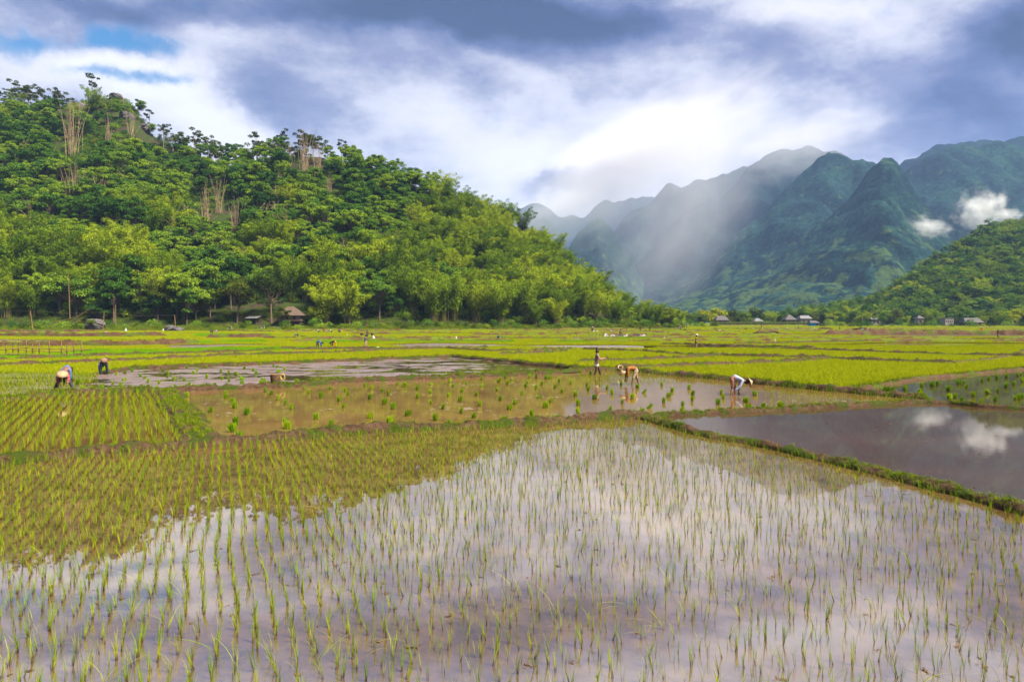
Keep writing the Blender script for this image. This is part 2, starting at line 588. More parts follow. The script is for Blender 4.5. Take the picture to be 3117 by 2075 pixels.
# paddies (photo coordinates of their outlines)
P_NEAR = [(-900, 1560), (0, 1412), (340, 1379), (560, 1362), (800, 1345), (1209, 1313), (1500, 1298), (1670, 1290), (1840, 1278), (1980, 1278),
          (2077, 1308), (2287, 1352), (2551, 1412), (2816, 1478), (3117, 1560), (3500, 1680), (4300, 2200), (4300, 2600), (-2600, 2600), (-2600, 1900)]
P_LEFT = [(-900, 1260), (-200, 1228), (0, 1219), (190, 1199), (475, 1192), (510, 1196), (560, 1260), (620, 1345), (560, 1362), (340, 1379), (0, 1412), (-900, 1560)]
P_SILT = [(505, 1190), (800, 1180), (938, 1174), (1040, 1162), (1209, 1157), (1379, 1150), (1500, 1145), (1670, 1138), (1789, 1130), (1873, 1127), (1955, 1133), (2077, 1145), (2213, 1157), (2300, 1167),
          (2488, 1186), (2651, 1202), (2799, 1213), (2803, 1225), (2628, 1233), (2472, 1242), (2300, 1252), (2077, 1261), (1975, 1266), (1840, 1276), (1670, 1290), (1500, 1298), (1209, 1313), (800, 1345), (630, 1352), (560, 1260)]
P_POND = [(1992, 1272), (2077, 1261), (2300, 1252), (2472, 1242), (2628, 1233), (2803, 1225), (2920, 1231), (3017, 1240), (3117, 1246), (3700, 1280), (4300, 1330), (4600, 2100), (3500, 1680), (3117, 1560), (2816, 1478), (2551, 1412), (2287, 1352), (2077, 1308)]
P_SEED = [(2562, 1188), (2650, 1180), (2783, 1156), (2978, 1137), (3117, 1124), (3600, 1085), (4300, 1330), (3700, 1280), (3117, 1246), (3017, 1240), (2920, 1231), (2803, 1225), (2799, 1213), (2651, 1202)]
P_MUD = [(-900, 1150), (0, 1135), (295, 1143), (401, 1124), (800, 1110), (870, 1108), (1040, 1101), (1209, 1094), (1379, 1088), (1500, 1098), (1636, 1111), (1755, 1121), (1789, 1128), (1755, 1135), (1670, 1138), (1500, 1145), (1379, 1150), (1209, 1157), (1040, 1162), (938, 1174), (800, 1180), (475, 1192), (190, 1199), (0, 1219), (-200, 1228), (-900, 1260)]
polygon('near_paddy_water', P_NEAR, 0.0, M_water_near, kind='structure', label='shallow flooded paddy in front mirroring the bright clouds')
polygon('left_paddy_water', P_LEFT, 0.0, M_water_left, kind='structure')
polygon('silty_paddy_water', P_SILT, 0.0, M_water_silt, kind='structure', label='brown silty paddy set with seedling bundles')
polygon('dark_pond_water', P_POND, 0.0, M_water_pond, kind='structure', label='open dark paddy mirroring the mountain and the white cloud')
polygon('seedling_paddy_water', P_SEED, 0.0, M_water_dark, kind='structure')
polygon('mud_paddy_water', P_MUD, 0.0, M_water_dark, kind='structure')

def in_poly(px, py, poly):
    px, py = np.asarray(px), np.asarray(py)
    inside = np.zeros(px.shape, bool)
    j = len(poly) - 1
    for i in range(len(poly)):
        xi, yi = poly[i]; xj, yj = poly[j]
        if yi != yj:
            c = ((yi > py) != (yj > py)) & (px < (xj - xi) * (py - yi) / (yj - yi) + xi)
            inside ^= c
        j = i
    return inside

def to_px(X, Y, z=0.0):
    return CX + F * X / Y, HY + F * (CAM_H - z) / Y

# raked wet mud that rises through the water of the long paddy
def mud_sheet(name, poly, step, mat, level, seed, fade=None):
    pts = [ground(x, y) for x, y in poly]
    x0, x1 = max(-48, min(p.x for p in pts)), min(40, max(p.x for p in pts))
    y0, y1 = min(p.y for p in pts), max(p.y for p in pts)
    nx, ny = int((x1 - x0) / step) + 1, int((y1 - y0) / step) + 1
    X, Y = np.meshgrid(np.linspace(x0, x1, nx), np.linspace(y0, y1, ny))
    Z = (fbm(X * .45, Y * 1.1, seed, 5, .6) - .5) * .16 + (vnoise(X * 3.2, Y * 5.5, seed + 3) - .5) * .035 + level
    if fade is not None:
        Z = Z + fade(X, Y)
    keep = in_poly(*to_px(X, Y), poly)
    kq = (keep[:-1, :-1] & keep[1:, :-1] & keep[:-1, 1:] & keep[1:, 1:] & (np.maximum(np.maximum(Z[:-1, :-1], Z[1:, :-1]), np.maximum(Z[:-1, 1:], Z[1:, 1:])) > -.01))
    idx = np.arange(nx * ny).reshape(ny, nx)
    q = np.stack([idx[:-1, :-1], idx[:-1, 1:], idx[1:, 1:], idx[1:, :-1]], -1)[kq]
    V = np.stack([X, Y, Z], -1).reshape(-1, 3)
    used = np.unique(q)
    re = np.full(nx * ny, -1); re[used] = np.arange(len(used))
    return link(name, mesh_np(name, V[used], re[q], [mat], True), kind='structure')

mud_sheet('mud_flat', P_MUD, .11, M_mud, -.012, 5, fade=lambda X, Y: np.clip((-X - 4) / 10, -1, 1) * .016 - np.clip((X + 4) / 8, 0, 1) * .03)

# ------------------------------------------------------------------ earth bunds
GRASS_PTS = []
def resample(pts, step):
    out_ = [pts[0]]
    for a, b in zip(pts[:-1], pts[1:]):
        n = max(1, int(round((b - a).length / step)))
        for i in range(1, n + 1):
            out_.append(a.lerp(b, i / n))
    return out_

BUND_N = 0
def bund(px_pts, width, height, mat=None, grass=10, step=.12, label=None, tuft=1.0, z0=0.0):
    global BUND_N
    BUND_N += 1
    seed = 100 + BUND_N
    P = resample([ground(x, y, z0) for x, y in px_pts], step)
    # soften the corners of the survey line
    A = np.array([(p.x, p.y) for p in P])
    for _ in range(6):
        A[1:-1] = (A[:-2] + 2 * A[1:-1] + A[2:]) / 4
    T = np.gradient(A, axis=0)
    T /= np.linalg.norm(T, axis=1)[:, None] + 1e-9
    Nn = np.stack([-T[:, 1], T[:, 0]], 1)
    s = np.concatenate([[0], np.cumsum(np.linalg.norm(np.diff(A, axis=0), axis=1))])
    m = 11 if step < .2 else 7
    q = np.linspace(-1, 1, m)
    wob = (fbm(s * .8, s * 0, seed, 3) - .5) * width * .5
    wid = width * (.8 + .5 * fbm(s * .9, s * 0 + 9, seed + 1, 3))
    hgt = height * (.65 + .7 * fbm(s * 1.1, s * 0 + 4, seed + 2, 3))
    off = wob[:, None] + q[None] * wid[:, None] * .5
    X = A[:, 0][:, None] + Nn[:, 0][:, None] * off
    Y = A[:, 1][:, None] + Nn[:, 1][:, None] * off
    prof = 1 - np.abs(q) ** 2.6
    lump = (fbm(X * 3.4, Y * 3.4, seed + 5, 4, .72) - .5)
    end = np.clip(np.minimum(s, s[-1] - s) / (width * 1.3), 0, 1)[:, None]
    end = end * end * (3 - 2 * end)
    Z = (hgt[:, None] * prof[None] + lump * height * 1.25 * (prof[None] ** .5)) * end - .05 * (np.abs(q)[None] > .99) - .05 * (1 - end) + z0
    n = len(A)
    idx = np.arange(n * m).reshape(n, m)
    quads = np.stack([idx[:-1, :-1], idx[:-1, 1:], idx[1:, 1:], idx[1:, :-1]], -1).reshape(-1, 4)
    me = mesh_np('earth_bund', np.stack([X, Y, Z], -1).reshape(-1, 3), quads, [mat or M_soil], True)
    link('earth_bund', me, kind='structure', label=label)
    if grass:
        k = int(s[-1] * grass)
        r = np.random.default_rng(seed)
        i = r.integers(0, n - 1, k); j = np.clip((r.normal(0, .42, k) * .5 + .5) * m, 0, m - 1).astype(int)
        patch = fbm(X[i, j] * .9, Y[i, j] * .9, 77, 3)
        keep = patch > .40
        GRASS_PTS.append(np.stack([X[i, j], Y[i, j], Z[i, j] - .01, np.full(k, tuft)], 1)[keep])

B = bund
bund([(-600, 1500), (-250, 1443), (0, 1415), (150, 1397), (340, 1379), (564, 1362), (700, 1350), (800, 1345), (1006, 1325), (1209, 1313), (1500, 1298), (1670, 1290), (1840, 1276), (1975, 1267), (2010, 1268)], .50, .21, grass=26, tuft=.8, step=.07, label='long low earth bund running across behind the front paddy')
bund([(1960, 1270), (2077, 1261), (2300, 1252), (2472, 1242), (2628, 1233), (2803, 1225), (2880, 1228), (2920, 1231), (3017, 1240), (3117, 1246), (3700, 1282)], .36, .12, grass=48, tuft=.75, step=.07, label='grassy earth bund along the far side of the dark pond')
bund([(1955, 1270), (2000, 1286), (2077, 1309), (2179, 1333), (2287, 1351), (2551, 1411), (2816, 1477), (3117, 1557), (3420, 1648), (3900, 1830)], .36, .13, grass=36, tuft=.75, step=.06, label='earth bund with grass tufts slanting down between front paddy and dark pond')
bund([(495, 1190), (530, 1226), (577, 1284), (611, 1335), (650, 1352)], 1.05, .17, grass=55, step=.07, label='broad trodden earth bund beside the seedling paddy')
bund([(-500, 1243), (0, 1219), (190, 1200), (475, 1192), (530, 1190), (800, 1180), (938, 1174), (1040, 1163), (1209, 1157), (1379, 1150), (1500, 1145), (1670, 1138), (1789, 1128)], .62, .20, grass=60, step=.10, label='earth bund between the muddy paddy and the brown seedling paddy')
bund([(1740, 1130), (1873, 1127), (1955, 1133), (2077, 1145), (2213, 1157), (2300, 1167), (2488, 1186), (2562, 1192), (2651, 1202), (2799, 1214), (2860, 1224)], .60, .22, grass=60, step=.10, label='earth bund behind the bent planters')
bund([(2540, 1190), (2650, 1180), (2783, 1156), (2978, 1137), (3117, 1124), (3600, 1085)], .46, .15, M_soil_bare, grass=26, step=.12, label='bare brown bund above the right seedling paddy')
bund([(230, 1146), (295, 1143), (401, 1124), (800, 1110), (1040, 1101), (1209, 1094), (1379, 1087), (1500, 1097), (1636, 1111), (1755, 1122), (1800, 1127)], .55, .2, grass=40, step=.14)
for ln in ([(1500, 1084), (1620, 1080), (1738, 1073)], [(1758, 1067), (1942, 1073), (2077, 1084), (2300, 1091), (2531, 1095), (2589, 1100), (2940, 1112)],
           [(1738, 1107), (1942, 1101), (2111, 1093), (2224, 1085)], [(1856, 1128), (2044, 1121), (2200, 1115), (2394, 1107), (2531, 1095)],
           [(2200, 1059), (2511, 1070), (2783, 1081), (3076, 1089), (3300, 1096)], [(-400, 1112), (0, 1101), (170, 1094), (300, 1088), (400, 1084), (700, 1077), (860, 1067), (1196, 1066)],
           [(-400, 1126), (0, 1117), (350, 1104), (700, 1087), (1040, 1077), (1196, 1068), (1500, 1062)], [(1150, 1068), (1330, 1063), (1500, 1074), (1758, 1067)],
           [(2224, 1050), (2500, 1045), (2900, 1036), (3200, 1036)], [(2000, 1050), (2300, 1058), (2500, 1064)]):
    bund(ln, .7, .34, grass=10, step=.3, tuft=1.2)
bund([(2870, 1112), (2980, 1104), (3076, 1089), (3117, 1072), (3200, 1062)], .7, .26, M_soil_bare, grass=10, step=.3)
# terrace banks and far bunds
bund([(-500, 1060), (0, 1056), (200, 1055), (400, 1054), (620, 1046)], 1.3, .7, M_terrace, grass=8, step=.5, tuft=1.6, label='brown terrace bank behind the bamboo fence')
bund([(-600, 1025), (0, 1024), (300, 1024), (520, 1023)], 1.5, .75, M_terrace, grass=5, step=.6, tuft=1.8)
bund([(-600, 1013), (0, 1012), (250, 1010), (330, 1008)], 1.5, .65, M_terrace, grass=5, step=.7, tuft=1.8)
bund([(615, 1030), (760, 1029), (830, 1027)], 1.2, .7, M_terrace, grass=3, step=.5, tuft=1.4)
bund([(880, 1042), (1100, 1036), (1250, 1038), (1420, 1030)], 1.0, .4, M_bank, grass=6, step=.5, tuft=1.6)
bund([(2500, 1021), (2700, 1018), (2900, 1018), (3117, 1019), (3500, 1020)], 2.2, 1.0, M_terrace, grass=3, step=.6, tuft=1.4, label='red brown bank across the right fields')
rb = np.random.default_rng(5)
for yv in (1001, 1005, 1009.5, 1015, 1022, 1031, 1042):
    x = -500 + rb.uniform(0, 200)
    while x < 3500:
        ln = rb.uniform(260, 700)
        yy = yv + rb.uniform(-1.2, 1.2)
        if not (x < 700 and yv > 1008) and not (x + ln > 2450 and 1014 < yv < 1024):
            bund([(x, yy), (x + ln * .5, yy + rb.uniform(-1, 1)), (x + ln, yy + rb.uniform(-1.5, 1.5))], .9, .48, M_bank, grass=3, step=.8, tuft=1.6)
        x += ln * rb.uniform(.9, 1.25)

# open strips of water, mud and bare soil among the far rice
def strip(name, pts, z, mat): return polygon(name, pts, z, mat, kind='structure')
FAR_OPEN = [
    ('mud', [(1500, 1052), (1735, 1051), (1900, 1051), (2000, 1055), (1960, 1062), (1800, 1063), (1620, 1058)]),
    ('water', [(1960, 1052), (2300, 1055), (2420, 1060), (2200, 1062), (1960, 1063)]),
    ('water', [(2470, 1052), (2700, 1042), (3117, 1044), (3300, 1046), (3117, 1052), (2900, 1055)]),
    ('mud', [(1150, 1050), (1330, 1044), (1500, 1048), (1640, 1054), (1480, 1057), (1250, 1060)]),
    ('mud', [(-200, 1083), (0, 1081), (200, 1077), (215, 1082), (0, 1089), (-200, 1092)]),
    ('mud', [(490, 1053), (700, 1048), (880, 1049), (700, 1057), (520, 1062)]),
    ('mud', [(-200, 1034), (0, 1033), (205, 1036), (150, 1042), (0, 1040), (-200, 1040)]),
    ('mud', [(850, 1062), (1000, 1058), (1180, 1060), (1000, 1068), (880, 1068)]),
    ('mud', [(1735, 1027), (1860, 1026), (1990, 1027), (1860, 1034), (1740, 1034)]),
    ('soil', [(2350, 1016), (2600, 1014), (2900, 1013), (3400, 1014), (3400, 1025), (2800, 1026), (2500, 1020)]),
    ('soil', [(-300, 1058), (200, 1057), (620, 1048), (620, 1050), (200, 1059.5), (-300, 1061)]),
    ('soil', [(-300, 1025), (520, 1024), (520, 1026), (-300, 1027)]),
    ('soil', [(-300, 1012), (340, 1010), (340, 1012), (-300, 1014)]),
    ('soil', [(2250, 1015), (2390, 1013), (2400, 1019), (2250, 1020)]),
    ('soil', [(2180, 998), (2500, 998), (2500, 1001), (2180, 1001)]),
]
MM = {'mud': M_mud, 'water': M_water_pond, 'soil': M_soil_bare}
for k, pts in FAR_OPEN:
    strip({'mud': 'mud_strip', 'water': 'water_strip', 'soil': 'soil_strip'}[k], pts, .004, MM[k])
BEDS = [[(230, 1071), (320, 1068), (350, 1085), (235, 1088)], [(362, 1070), (480, 1069), (482, 1083), (366, 1086)], [(500, 1068), (690, 1062), (700, 1073), (512, 1079)],
        [(-100, 1085), (240, 1082), (240, 1094), (-100, 1098)], [(700, 1064), (975, 1060), (860, 1070), (700, 1074)], [(420, 1046), (640, 1042), (640, 1047), (430, 1050)],
        [(950, 1041), (1300, 1036), (1560, 1038), (1560, 1044), (1240, 1043), (960, 1046)], [(1700, 1038), (1800, 1036), (1800, 1043), (1700, 1044)],
        [(1890, 1028), (2000, 1026), (2000, 1032), (1890, 1033)], [(600, 1018), (820, 1018), (820, 1024), (600, 1025)], [(680, 1040), (800, 1038), (800, 1043), (690, 1045)]]

# ------------------------------------------------------------------ mountains
def forest_slope(name, a, b, c, light=(.10, .13, .03), patch=.0, haze_tint=None):
    m, q = material(name)
    pos = q.new('ShaderNodeNewGeometry').outputs['Position']
    n1 = q.noise(pos, .006, 4, .6)
    n2 = q.noise(pos, .07, 6, .75)
    n3 = q.noise(pos, .026, 7, .66)
    col = q.ramp(q.add(q.mul(n2, .65), q.mul(n1, .35)), [(.40, a), (.50, b), (.60, c)])
    z = q.xyz(pos)[2]
    low = q.sstep(z, 30, 280, .85, .0)
    pm = q.sstep(q.add(n3, q.mul(low, .16)), .62 - patch, .70 - patch)  # lighter clearings, more of them low down, also painted in for sunlit slopes
    col = q.mix(q.mul(pm, .85), col, light)
    p = q.new('ShaderNodeBsdfPrincipled')
    q.put(p.inputs['Base Color'], col)
    p.inputs['Roughness'].default_value = .9
    p.inputs['Specular IOR Level'].default_value = .02
    bn = q.new('ShaderNodeBump')
    bn.inputs['Strength'].default_value = .9
    bn.inputs['Distance'].default_value = 6
    q.put(bn.inputs['Height'], q.noise(pos, .12, 4, .7))
    q.put(p.inputs['Normal'], bn.outputs[0])
    q.put(q.out.inputs[0], p.outputs[0])
    return m

MT_A = forest_slope('forest slope', (.001, .006, .009), (.005, .021, .021), (.018, .056, .036), (.048, .082, .022), .022)
MT_B = forest_slope('far forest slope', (.001, .007, .010), (.005, .018, .018), (.012, .03, .024), (.035, .05, .025), -.03)

def mountain(name, pts, D, Dbase, step, mat, spur=.16, bumps=7.0, seed=0, prof=1.2, label=None, ext=0):
    px = np.array([p[0] for p in pts], float); py = np.array([p[1] for p in pts], float)
    x0, x1 = px[0], px[-1]
    nx = int((x1 - x0) / F * D / step) + 2
    nt = int((D - Dbase) * 1.15 / step) + 2
    cols = np.linspace(x0, x1, nx)
    yr = np.interp(cols, px, py)
    for _ in range(3):
        yr[1:-1] = (yr[:-2] + 2 * yr[1:-1] + yr[2:]) / 4
    zr = np.maximum(CAM_H + (HY - yr) / F * D, -2)
    zr = zr + (fbm(cols / F * D / 60, cols * 0 + seed, seed + 5, 4, .6) - .5) * np.clip(zr, 0, 90) * .28
    t = np.linspace(0, 1.35, nt)
    Dt = Dbase + (D - Dbase) * t
    X = ((cols - CX) / F)[None] * Dt[:, None]
    Y = np.repeat(Dt[:, None], nx, 1)
    pr = np.where(t < 1, np.clip(t, 0, 1) ** prof, 1 - (t - 1) * 1.3)
    Z = zr[None] * pr[:, None]
    wgt = np.where(t < 1, np.sin(np.clip(t, 0, 1) * math.pi * .93) ** .8, .1)
    sp = np.abs(fbm(X / (D * .085) + Y / (D * .30), Y / (D * .45) + seed, seed, 4, .5) - .5) * 2
    Z = Z + (sp - .28) * zr[None] * spur * 2.2 * wgt[:, None]
    can = vnoise(X / step / 4.6, Y / step / 4.6, seed + 40) * .6 + vnoise(X / step / 2.3, Y / step / 2.3, seed + 41) * .4
    Z = Z + (can - .4) * bumps * 1.7 * np.clip(zr[None] / 40, 0, 1)
    Z = np.where(zr[None] > 1, Z, np.minimum(Z, -2)) - 1.2
    idx = np.arange(nx * nt).reshape(nt, nx)
    q = np.stack([idx[:-1, :-1], idx[:-1, 1:], idx[1:, 1:], idx[1:, :-1]], -1).reshape(-1, 4)
    me = mesh_np(name, np.stack([X, Y, Z], -1).reshape(-1, 3), q, [mat], True)
    return link(name, me, kind='structure', label=label)

mountain('mountain', [(1850, 985), (1960, 950), (2050, 928), (2200, 880), (2330, 820), (2420, 755), (2520, 660), (2600, 578), (2650, 512), (2690, 482), (2722, 500), (2760, 545), (2830, 640), (2900, 740), (2960, 810), (3117, 900), (3300, 980)],
         1700, 1050, 4.2, MT_A, seed=3, prof=1.08, label='steep pointed forested peak right of the middle')
mountain('mountain', [(1880, 985), (1950, 955), (2060, 885), (2141, 811), (2205, 739), (2312, 662), (2400, 564), (2450, 508), (2490, 478), (2526, 465), (2582, 488), (2629, 480), (2655, 490), (2727, 510), (2744, 521), (2850, 640), (3000, 860), (3100, 980)],
         2150, 1500, 5.5, MT_A, seed=8, prof=1.1, label='dark forested ridge just behind the pointed peak')
mountain('mountain', [(1820, 985), (1900, 830), (2000, 740), (2068, 660), (2180, 612), (2248, 547), (2269, 508), (2300, 494), (2343, 465), (2385, 450), (2424, 454), (2450, 438), (2480, 440), (2505, 463), (2533, 460), (2552, 453), (2573, 468), (2600, 490), (2750, 640), (2900, 980)],
         2700, 1950, 7, MT_B, seed=13, label='misty double topped ridge with its summits in the cloud')
mountain('mountain', [(1700, 985), (1750, 880), (1876, 692), (1927, 645), (1970, 628), (2030, 578), (2098, 566), (2141, 546), (2269, 508), (2400, 560), (2600, 980)],
         3200, 2300, 8, MT_B, seed=19, label='pale ridge dissolving into the mist')
mountain('mountain', [(1690, 985), (1720, 800), (1735, 745), (1756, 713), (1790, 675), (1822, 660), (1845, 668), (1863, 690), (1900, 760), (1960, 860), (2020, 985)],
         2500, 1900, 6, MT_A, seed=23, label='small rounded forested knoll in the valley mouth')
mountain('mountain', [(1480, 980), (1540, 660), (1590, 622), (1607, 616), (1632, 615), (1662, 630), (1692, 653), (1718, 660), (1739, 645), (1760, 649), (1773, 658), (1799, 636), (1825, 619), (1846, 617), (1863, 628), (1885, 612), (1902, 616), (1919, 598), (1953, 596), (1987, 606), (2050, 640), (2200, 980)],
         4700, 3600, 14, MT_B, seed=29, bumps=9, label='farthest pale blue hills closing the valley')
mountain('mountain', [(1480, 985), (1560, 640), (1624, 655), (1679, 666), (1697, 692), (1716, 730), (1740, 800), (1790, 900), (1830, 985)],
         3300, 2600, 8, MT_A, seed=31, label='blue hillside next to the wooded left hill')
mountain('mountain', [(2600, 980), (2680, 640), (2740, 512), (2791, 465), (2855, 435), (2932, 423), (2984, 418), (3035, 425), (3070, 420), (3117, 410), (3250, 395), (3500, 430), (3900, 600), (4300, 980)],
         2900, 2100, 8, MT_B, seed=37, label='long high crest at the right edge')
mountain('mountain', [(2560, 985), (2680, 640), (2749, 521), (2813, 482), (2868, 448), (2941, 433), (3026, 431), (3069, 444), (3117, 461), (3250, 470), (3500, 560), (3900, 985)],
         2300, 1450, 6.2, MT_A, seed=43, prof=1.15, label='broad domed forested mountain behind the white cloud')

# ------------------------------------------------------------------ wooded hills near the fields
class Hill:
    def __init__(s, ridge, base, depth, foot, x0, x1, seed, rough=5.0):
        s.ridge, s.base, s.depth, s.foot, s.x0, s.x1, s.seed, s.rough = ridge, base, depth, foot, x0, x1, seed, rough
    def at(s, px, t):
        px = np.asarray(px, float); t = np.asarray(t, float)
        yr = np.interp(px, *zip(*s.ridge)); Db = np.interp(px, *zip(*s.base)); Dr = np.interp(px, *zip(*s.depth))
        zr = np.maximum(CAM_H + (HY - yr) / F * Dr, .5)
        D = Db + (Dr - Db) * t
        X = (px - CX) / F * D
        rise = np.where(t < 0, s.foot * np.clip(1 + t / .12, 0, 1), s.foot + (zr - s.foot) * np.clip(t, 0, 1) ** 1.06)
        z = np.where(t > 1, zr * (1 - (t - 1) * 1.1), rise)
        wv = np.clip(t * 4, 0, 1) * np.clip(zr / 30, 0, 1)
        z = z + (fbm(X / 34, D / 34, s.seed, 3) - .5) * 2 * s.rough * wv * np.where(t > .85, .35, 1)
        z = z + (fbm(X / 7, D / 7, s.seed + 9, 3) - .5) * 1.6 * np.clip(t * 3 + .15, 0, 1)
        return X, D, np.where(t < -.115, -.25, z)
    def build(s, name, nx, nt, mat, label):
        cols, t = np.linspace(s.x0, s.x1, nx), np.linspace(-.12, 1.6, nt)
        P, T = np.meshgrid(cols, t)
        X, Y, Z = s.at(P, T)
        idx = np.arange(nx * nt).reshape(nt, nx)
        q = np.stack([idx[:-1, :-1], idx[:-1, 1:], idx[1:, 1:], idx[1:, :-1]], -1).reshape(-1, 4)
        link(name, mesh_np(name, np.stack([X, Y, Z], -1).reshape(-1, 3), q, [mat], True), kind='structure', label=label)

HL = Hill([(-1300, 480), (-700, 350), (-300, 330), (0, 325), (185, 335), (290, 300), (345, 297), (400, 320), (465, 415), (560, 470), (635, 498), (740, 512), (850, 478), (980, 478), (1100, 512), (1257, 565), (1390, 622), (1496, 668), (1575, 695), (1630, 755), (1707, 810), (1734, 855), (1813, 885), (1900, 925), (1960, 950), (2040, 976), (2080, 979)],
          [(-1300, 210), (0, 228), (700, 240), (1200, 255), (1700, 280), (2080, 310)],
          [(-1300, 430), (345, 440), (800, 405), (1257, 390), (1575, 372), (1734, 356), (1960, 338), (2080, 330)], 1.4, -1300, 2085, 51)
HL.build('wooded_hill', 330, 150, M_hill, 'steep wooded limestone hill on the left')
HR = Hill([(2430, 978), (2616, 940), (2676, 915), (2749, 870), (2804, 825), (2898, 772), (2954, 735), (3018, 700), (3090, 692), (3117, 694), (3300, 680), (3700, 720), (4200, 900)],
          [(2430, 545), (2616, 540), (3117, 500), (4200, 470)], [(2430, 600), (2616, 640), (3117, 735), (4200, 740)], 1.6, 2430, 4200, 61, 6)
HR.build('wooded_hill', 200, 90, M_hill, 'low wooded hill at the right edge')

# ------------------------------------------------------------------ foliage
def unit(v):
    return v / (np.linalg.norm(v, axis=-1, keepdims=True) + 1e-9)

def leaves(P, Dv, L, Wd, r, droop=.25):
    """rhombic leaf sprays: base, two shoulders, drooping tip"""
    n = len(P)
    Dv = unit(Dv)
    S = unit(np.cross(Dv, unit(r.normal(size=(n, 3)) * .55 + np.array([0, 0, 1.0]))))
    L = np.broadcast_to(L, (n,))[:, None]; Wd = np.broadcast_to(Wd, (n,))[:, None]
    up = np.array([0, 0, 1.0])
    mid = P + Dv * L * .45
    tip = P + Dv * L - up * L * droop
    V = np.stack([P, mid - S * Wd / 2, tip, mid + S * Wd / 2], 1).reshape(-1, 3)
    Fq = np.arange(4 * n).reshape(n, 4)
    return V, Fq

def bamboo_meshes(seed, h, nc, nl, spread=1.0, mat=None):
    r = np.random.default_rng(seed)
    mb = MB()
    LP, LD = [], []
    for c in range(nc):
        a = r.random() * 6.283
        b0 = np.array([math.cos(a), math.sin(a)]) * r.uniform(.2, 1.3)
        out_ = r.uniform(.12, .40) * h * spread
        hh = h * r.uniform(.62, 1.0)
        t = np.linspace(0, 1, 9)
        z = hh * (t - .20 * t ** 5)
        o = out_ * t ** 2.3
        path = np.stack([b0[0] + math.cos(a) * o, b0[1] + math.sin(a) * o, z], 1)
        path[:, :2] += np.cumsum(r.normal(0, .05, (9, 2)), 0)
        mb.tube(path, [.085 * (1 - .8 * q) for q in t], 4, False)
        k = nl // nc
        tt = 1 - r.random(k) ** 1.25 * .72
        base = np.stack([np.interp(tt, t, path[:, i]) for i in range(3)], 1)
        rad = (.35 + 1.25 * np.sin(np.clip((tt - .2) / .8, 0, 1) * math.pi) ** .7)[:, None]
        ofs = unit(r.normal(size=(k, 3))) * rad * r.random((k, 1)) ** .5
        ofs[:, 2] *= .65
        LP.append(base + ofs)
        d = ofs * .9 + np.array([math.cos(a), math.sin(a), -.25]) * .45 + r.normal(size=(k, 3)) * .35
        LD.append(d)
    P, Dv = np.concatenate(LP), np.concatenate(LD)
    n = len(P)
    V, Fq = leaves(P, Dv, r.uniform(.5, .9, n), r.uniform(.11, .22, n), r, .28)
    return mesh_np('crown', V, Fq, [mat or M_bamboo]), mb.mesh('trunk', M_culm)

def tree_meshes(seed, h, cr, nl, trunk=.35, lobes=15, flat=.62, mat=None, bark=None, leaf=(.5, 1.0), lobe_r=.40, sparse=0.0, tr=.22):
    r = np.random.default_rng(seed)
    mb = MB()
    th = h * trunk
    lean = r.normal(0, .05, 2) * h
    top = np.array([lean[0], lean[1], h * .8])
    tp = [(0, 0, -.6), (lean[0] * .1, lean[1] * .1, th * .5), (lean[0] * .35, lean[1] * .35, th), (lean[0] * .7, lean[1] * .7, h * .62), tuple(top)]
    mb.tube(tp, [tr * 1.25, tr, tr * .82, tr * .5, tr * .18], 6, False)
    cc = np.array([lean[0] * .6, lean[1] * .6, th + (h - th) * .5])
    LP, LD = [], []
    rz = (h - th) * .5
    k = nl // lobes
    for i in range(lobes):
        d = unit(r.normal(size=3) * np.array([1, 1, .85]) + np.array([0, 0, .25]))
        q = r.uniform(.40, 1.12)
        c = cc + d * np.array([cr, cr, rz]) * q * np.array([1, 1, .9])
        lr = cr * lobe_r * r.uniform(.45, 1.3)
        st = np.array(tp[2]) * (1 - .5 * r.random()) + np.array(tp[3]) * .0
        st = np.array([lean[0] * .4, lean[1] * .4, min(c[2] - .3, th * r.uniform(.8, 1.4))])
        m1 = (st + c) / 2 + np.array([0, 0, -.1 * cr])
        mb.tube([st, m1, c], [tr * .42, tr * .26, tr * .08], 4, False)
        dd = unit(r.normal(size=(k, 3)) + np.array([0, 0, .45]))
        p = c + dd * np.array([1, 1, flat]) * lr * (1 - r.random((k, 1)) ** 2 * .7) * r.uniform(.75, 1.15, (k, 1))
        LP.append(p)
        LD.append(dd * np.array([1, 1, .35]) + r.normal(size=(k, 3)) * .45 + np.array([0, 0, -.12]))
    P, Dv = np.concatenate(LP), np.concatenate(LD)
    if sparse:
        keep = r.random(len(P)) > sparse
        P, Dv = P[keep], Dv[keep]
    n = len(P)
    V, Fq = leaves(P, Dv, r.uniform(*leaf, n), r.uniform(leaf[0] * .5, leaf[1] * .6, n), r, .22)
    return mesh_np('crown', V, Fq, [mat or M_broad]), mb.mesh('trunk', bark or M_bark)

def shrub_mesh(seed, h, rad, nl, mat=None, leaf=(.25, .55)):
    r = np.random.default_rng(seed)
    LP, LD = [], []
    nb = 7
    for i in range(nb):
        a = r.random() * 6.283
        c = np.array([math.cos(a), math.sin(a), 0]) * rad * r.uniform(.1, .75) + np.array([0, 0, h * r.uniform(.3, .72)])
        dd = unit(r.normal(size=(nl // nb, 3)) + np.array([0, 0, .4]))
        LP.append(c + dd * np.array([rad * .5, rad * .5, h * .32]) * (1 - r.random((nl // nb, 1)) ** 2 * .6))
        LD.append(dd + r.normal(size=dd.shape) * .5)
    P, Dv = np.concatenate(LP), np.concatenate(LD)
    P[:, 2] = np.maximum(P[:, 2], .05)
    V, Fq = leaves(P, Dv, r.uniform(*leaf, len(P)), r.uniform(leaf[0] * .5, leaf[1] * .6, len(P)), r, .2)
    return mesh_np('shrub', V, Fq, [mat or M_shrub])

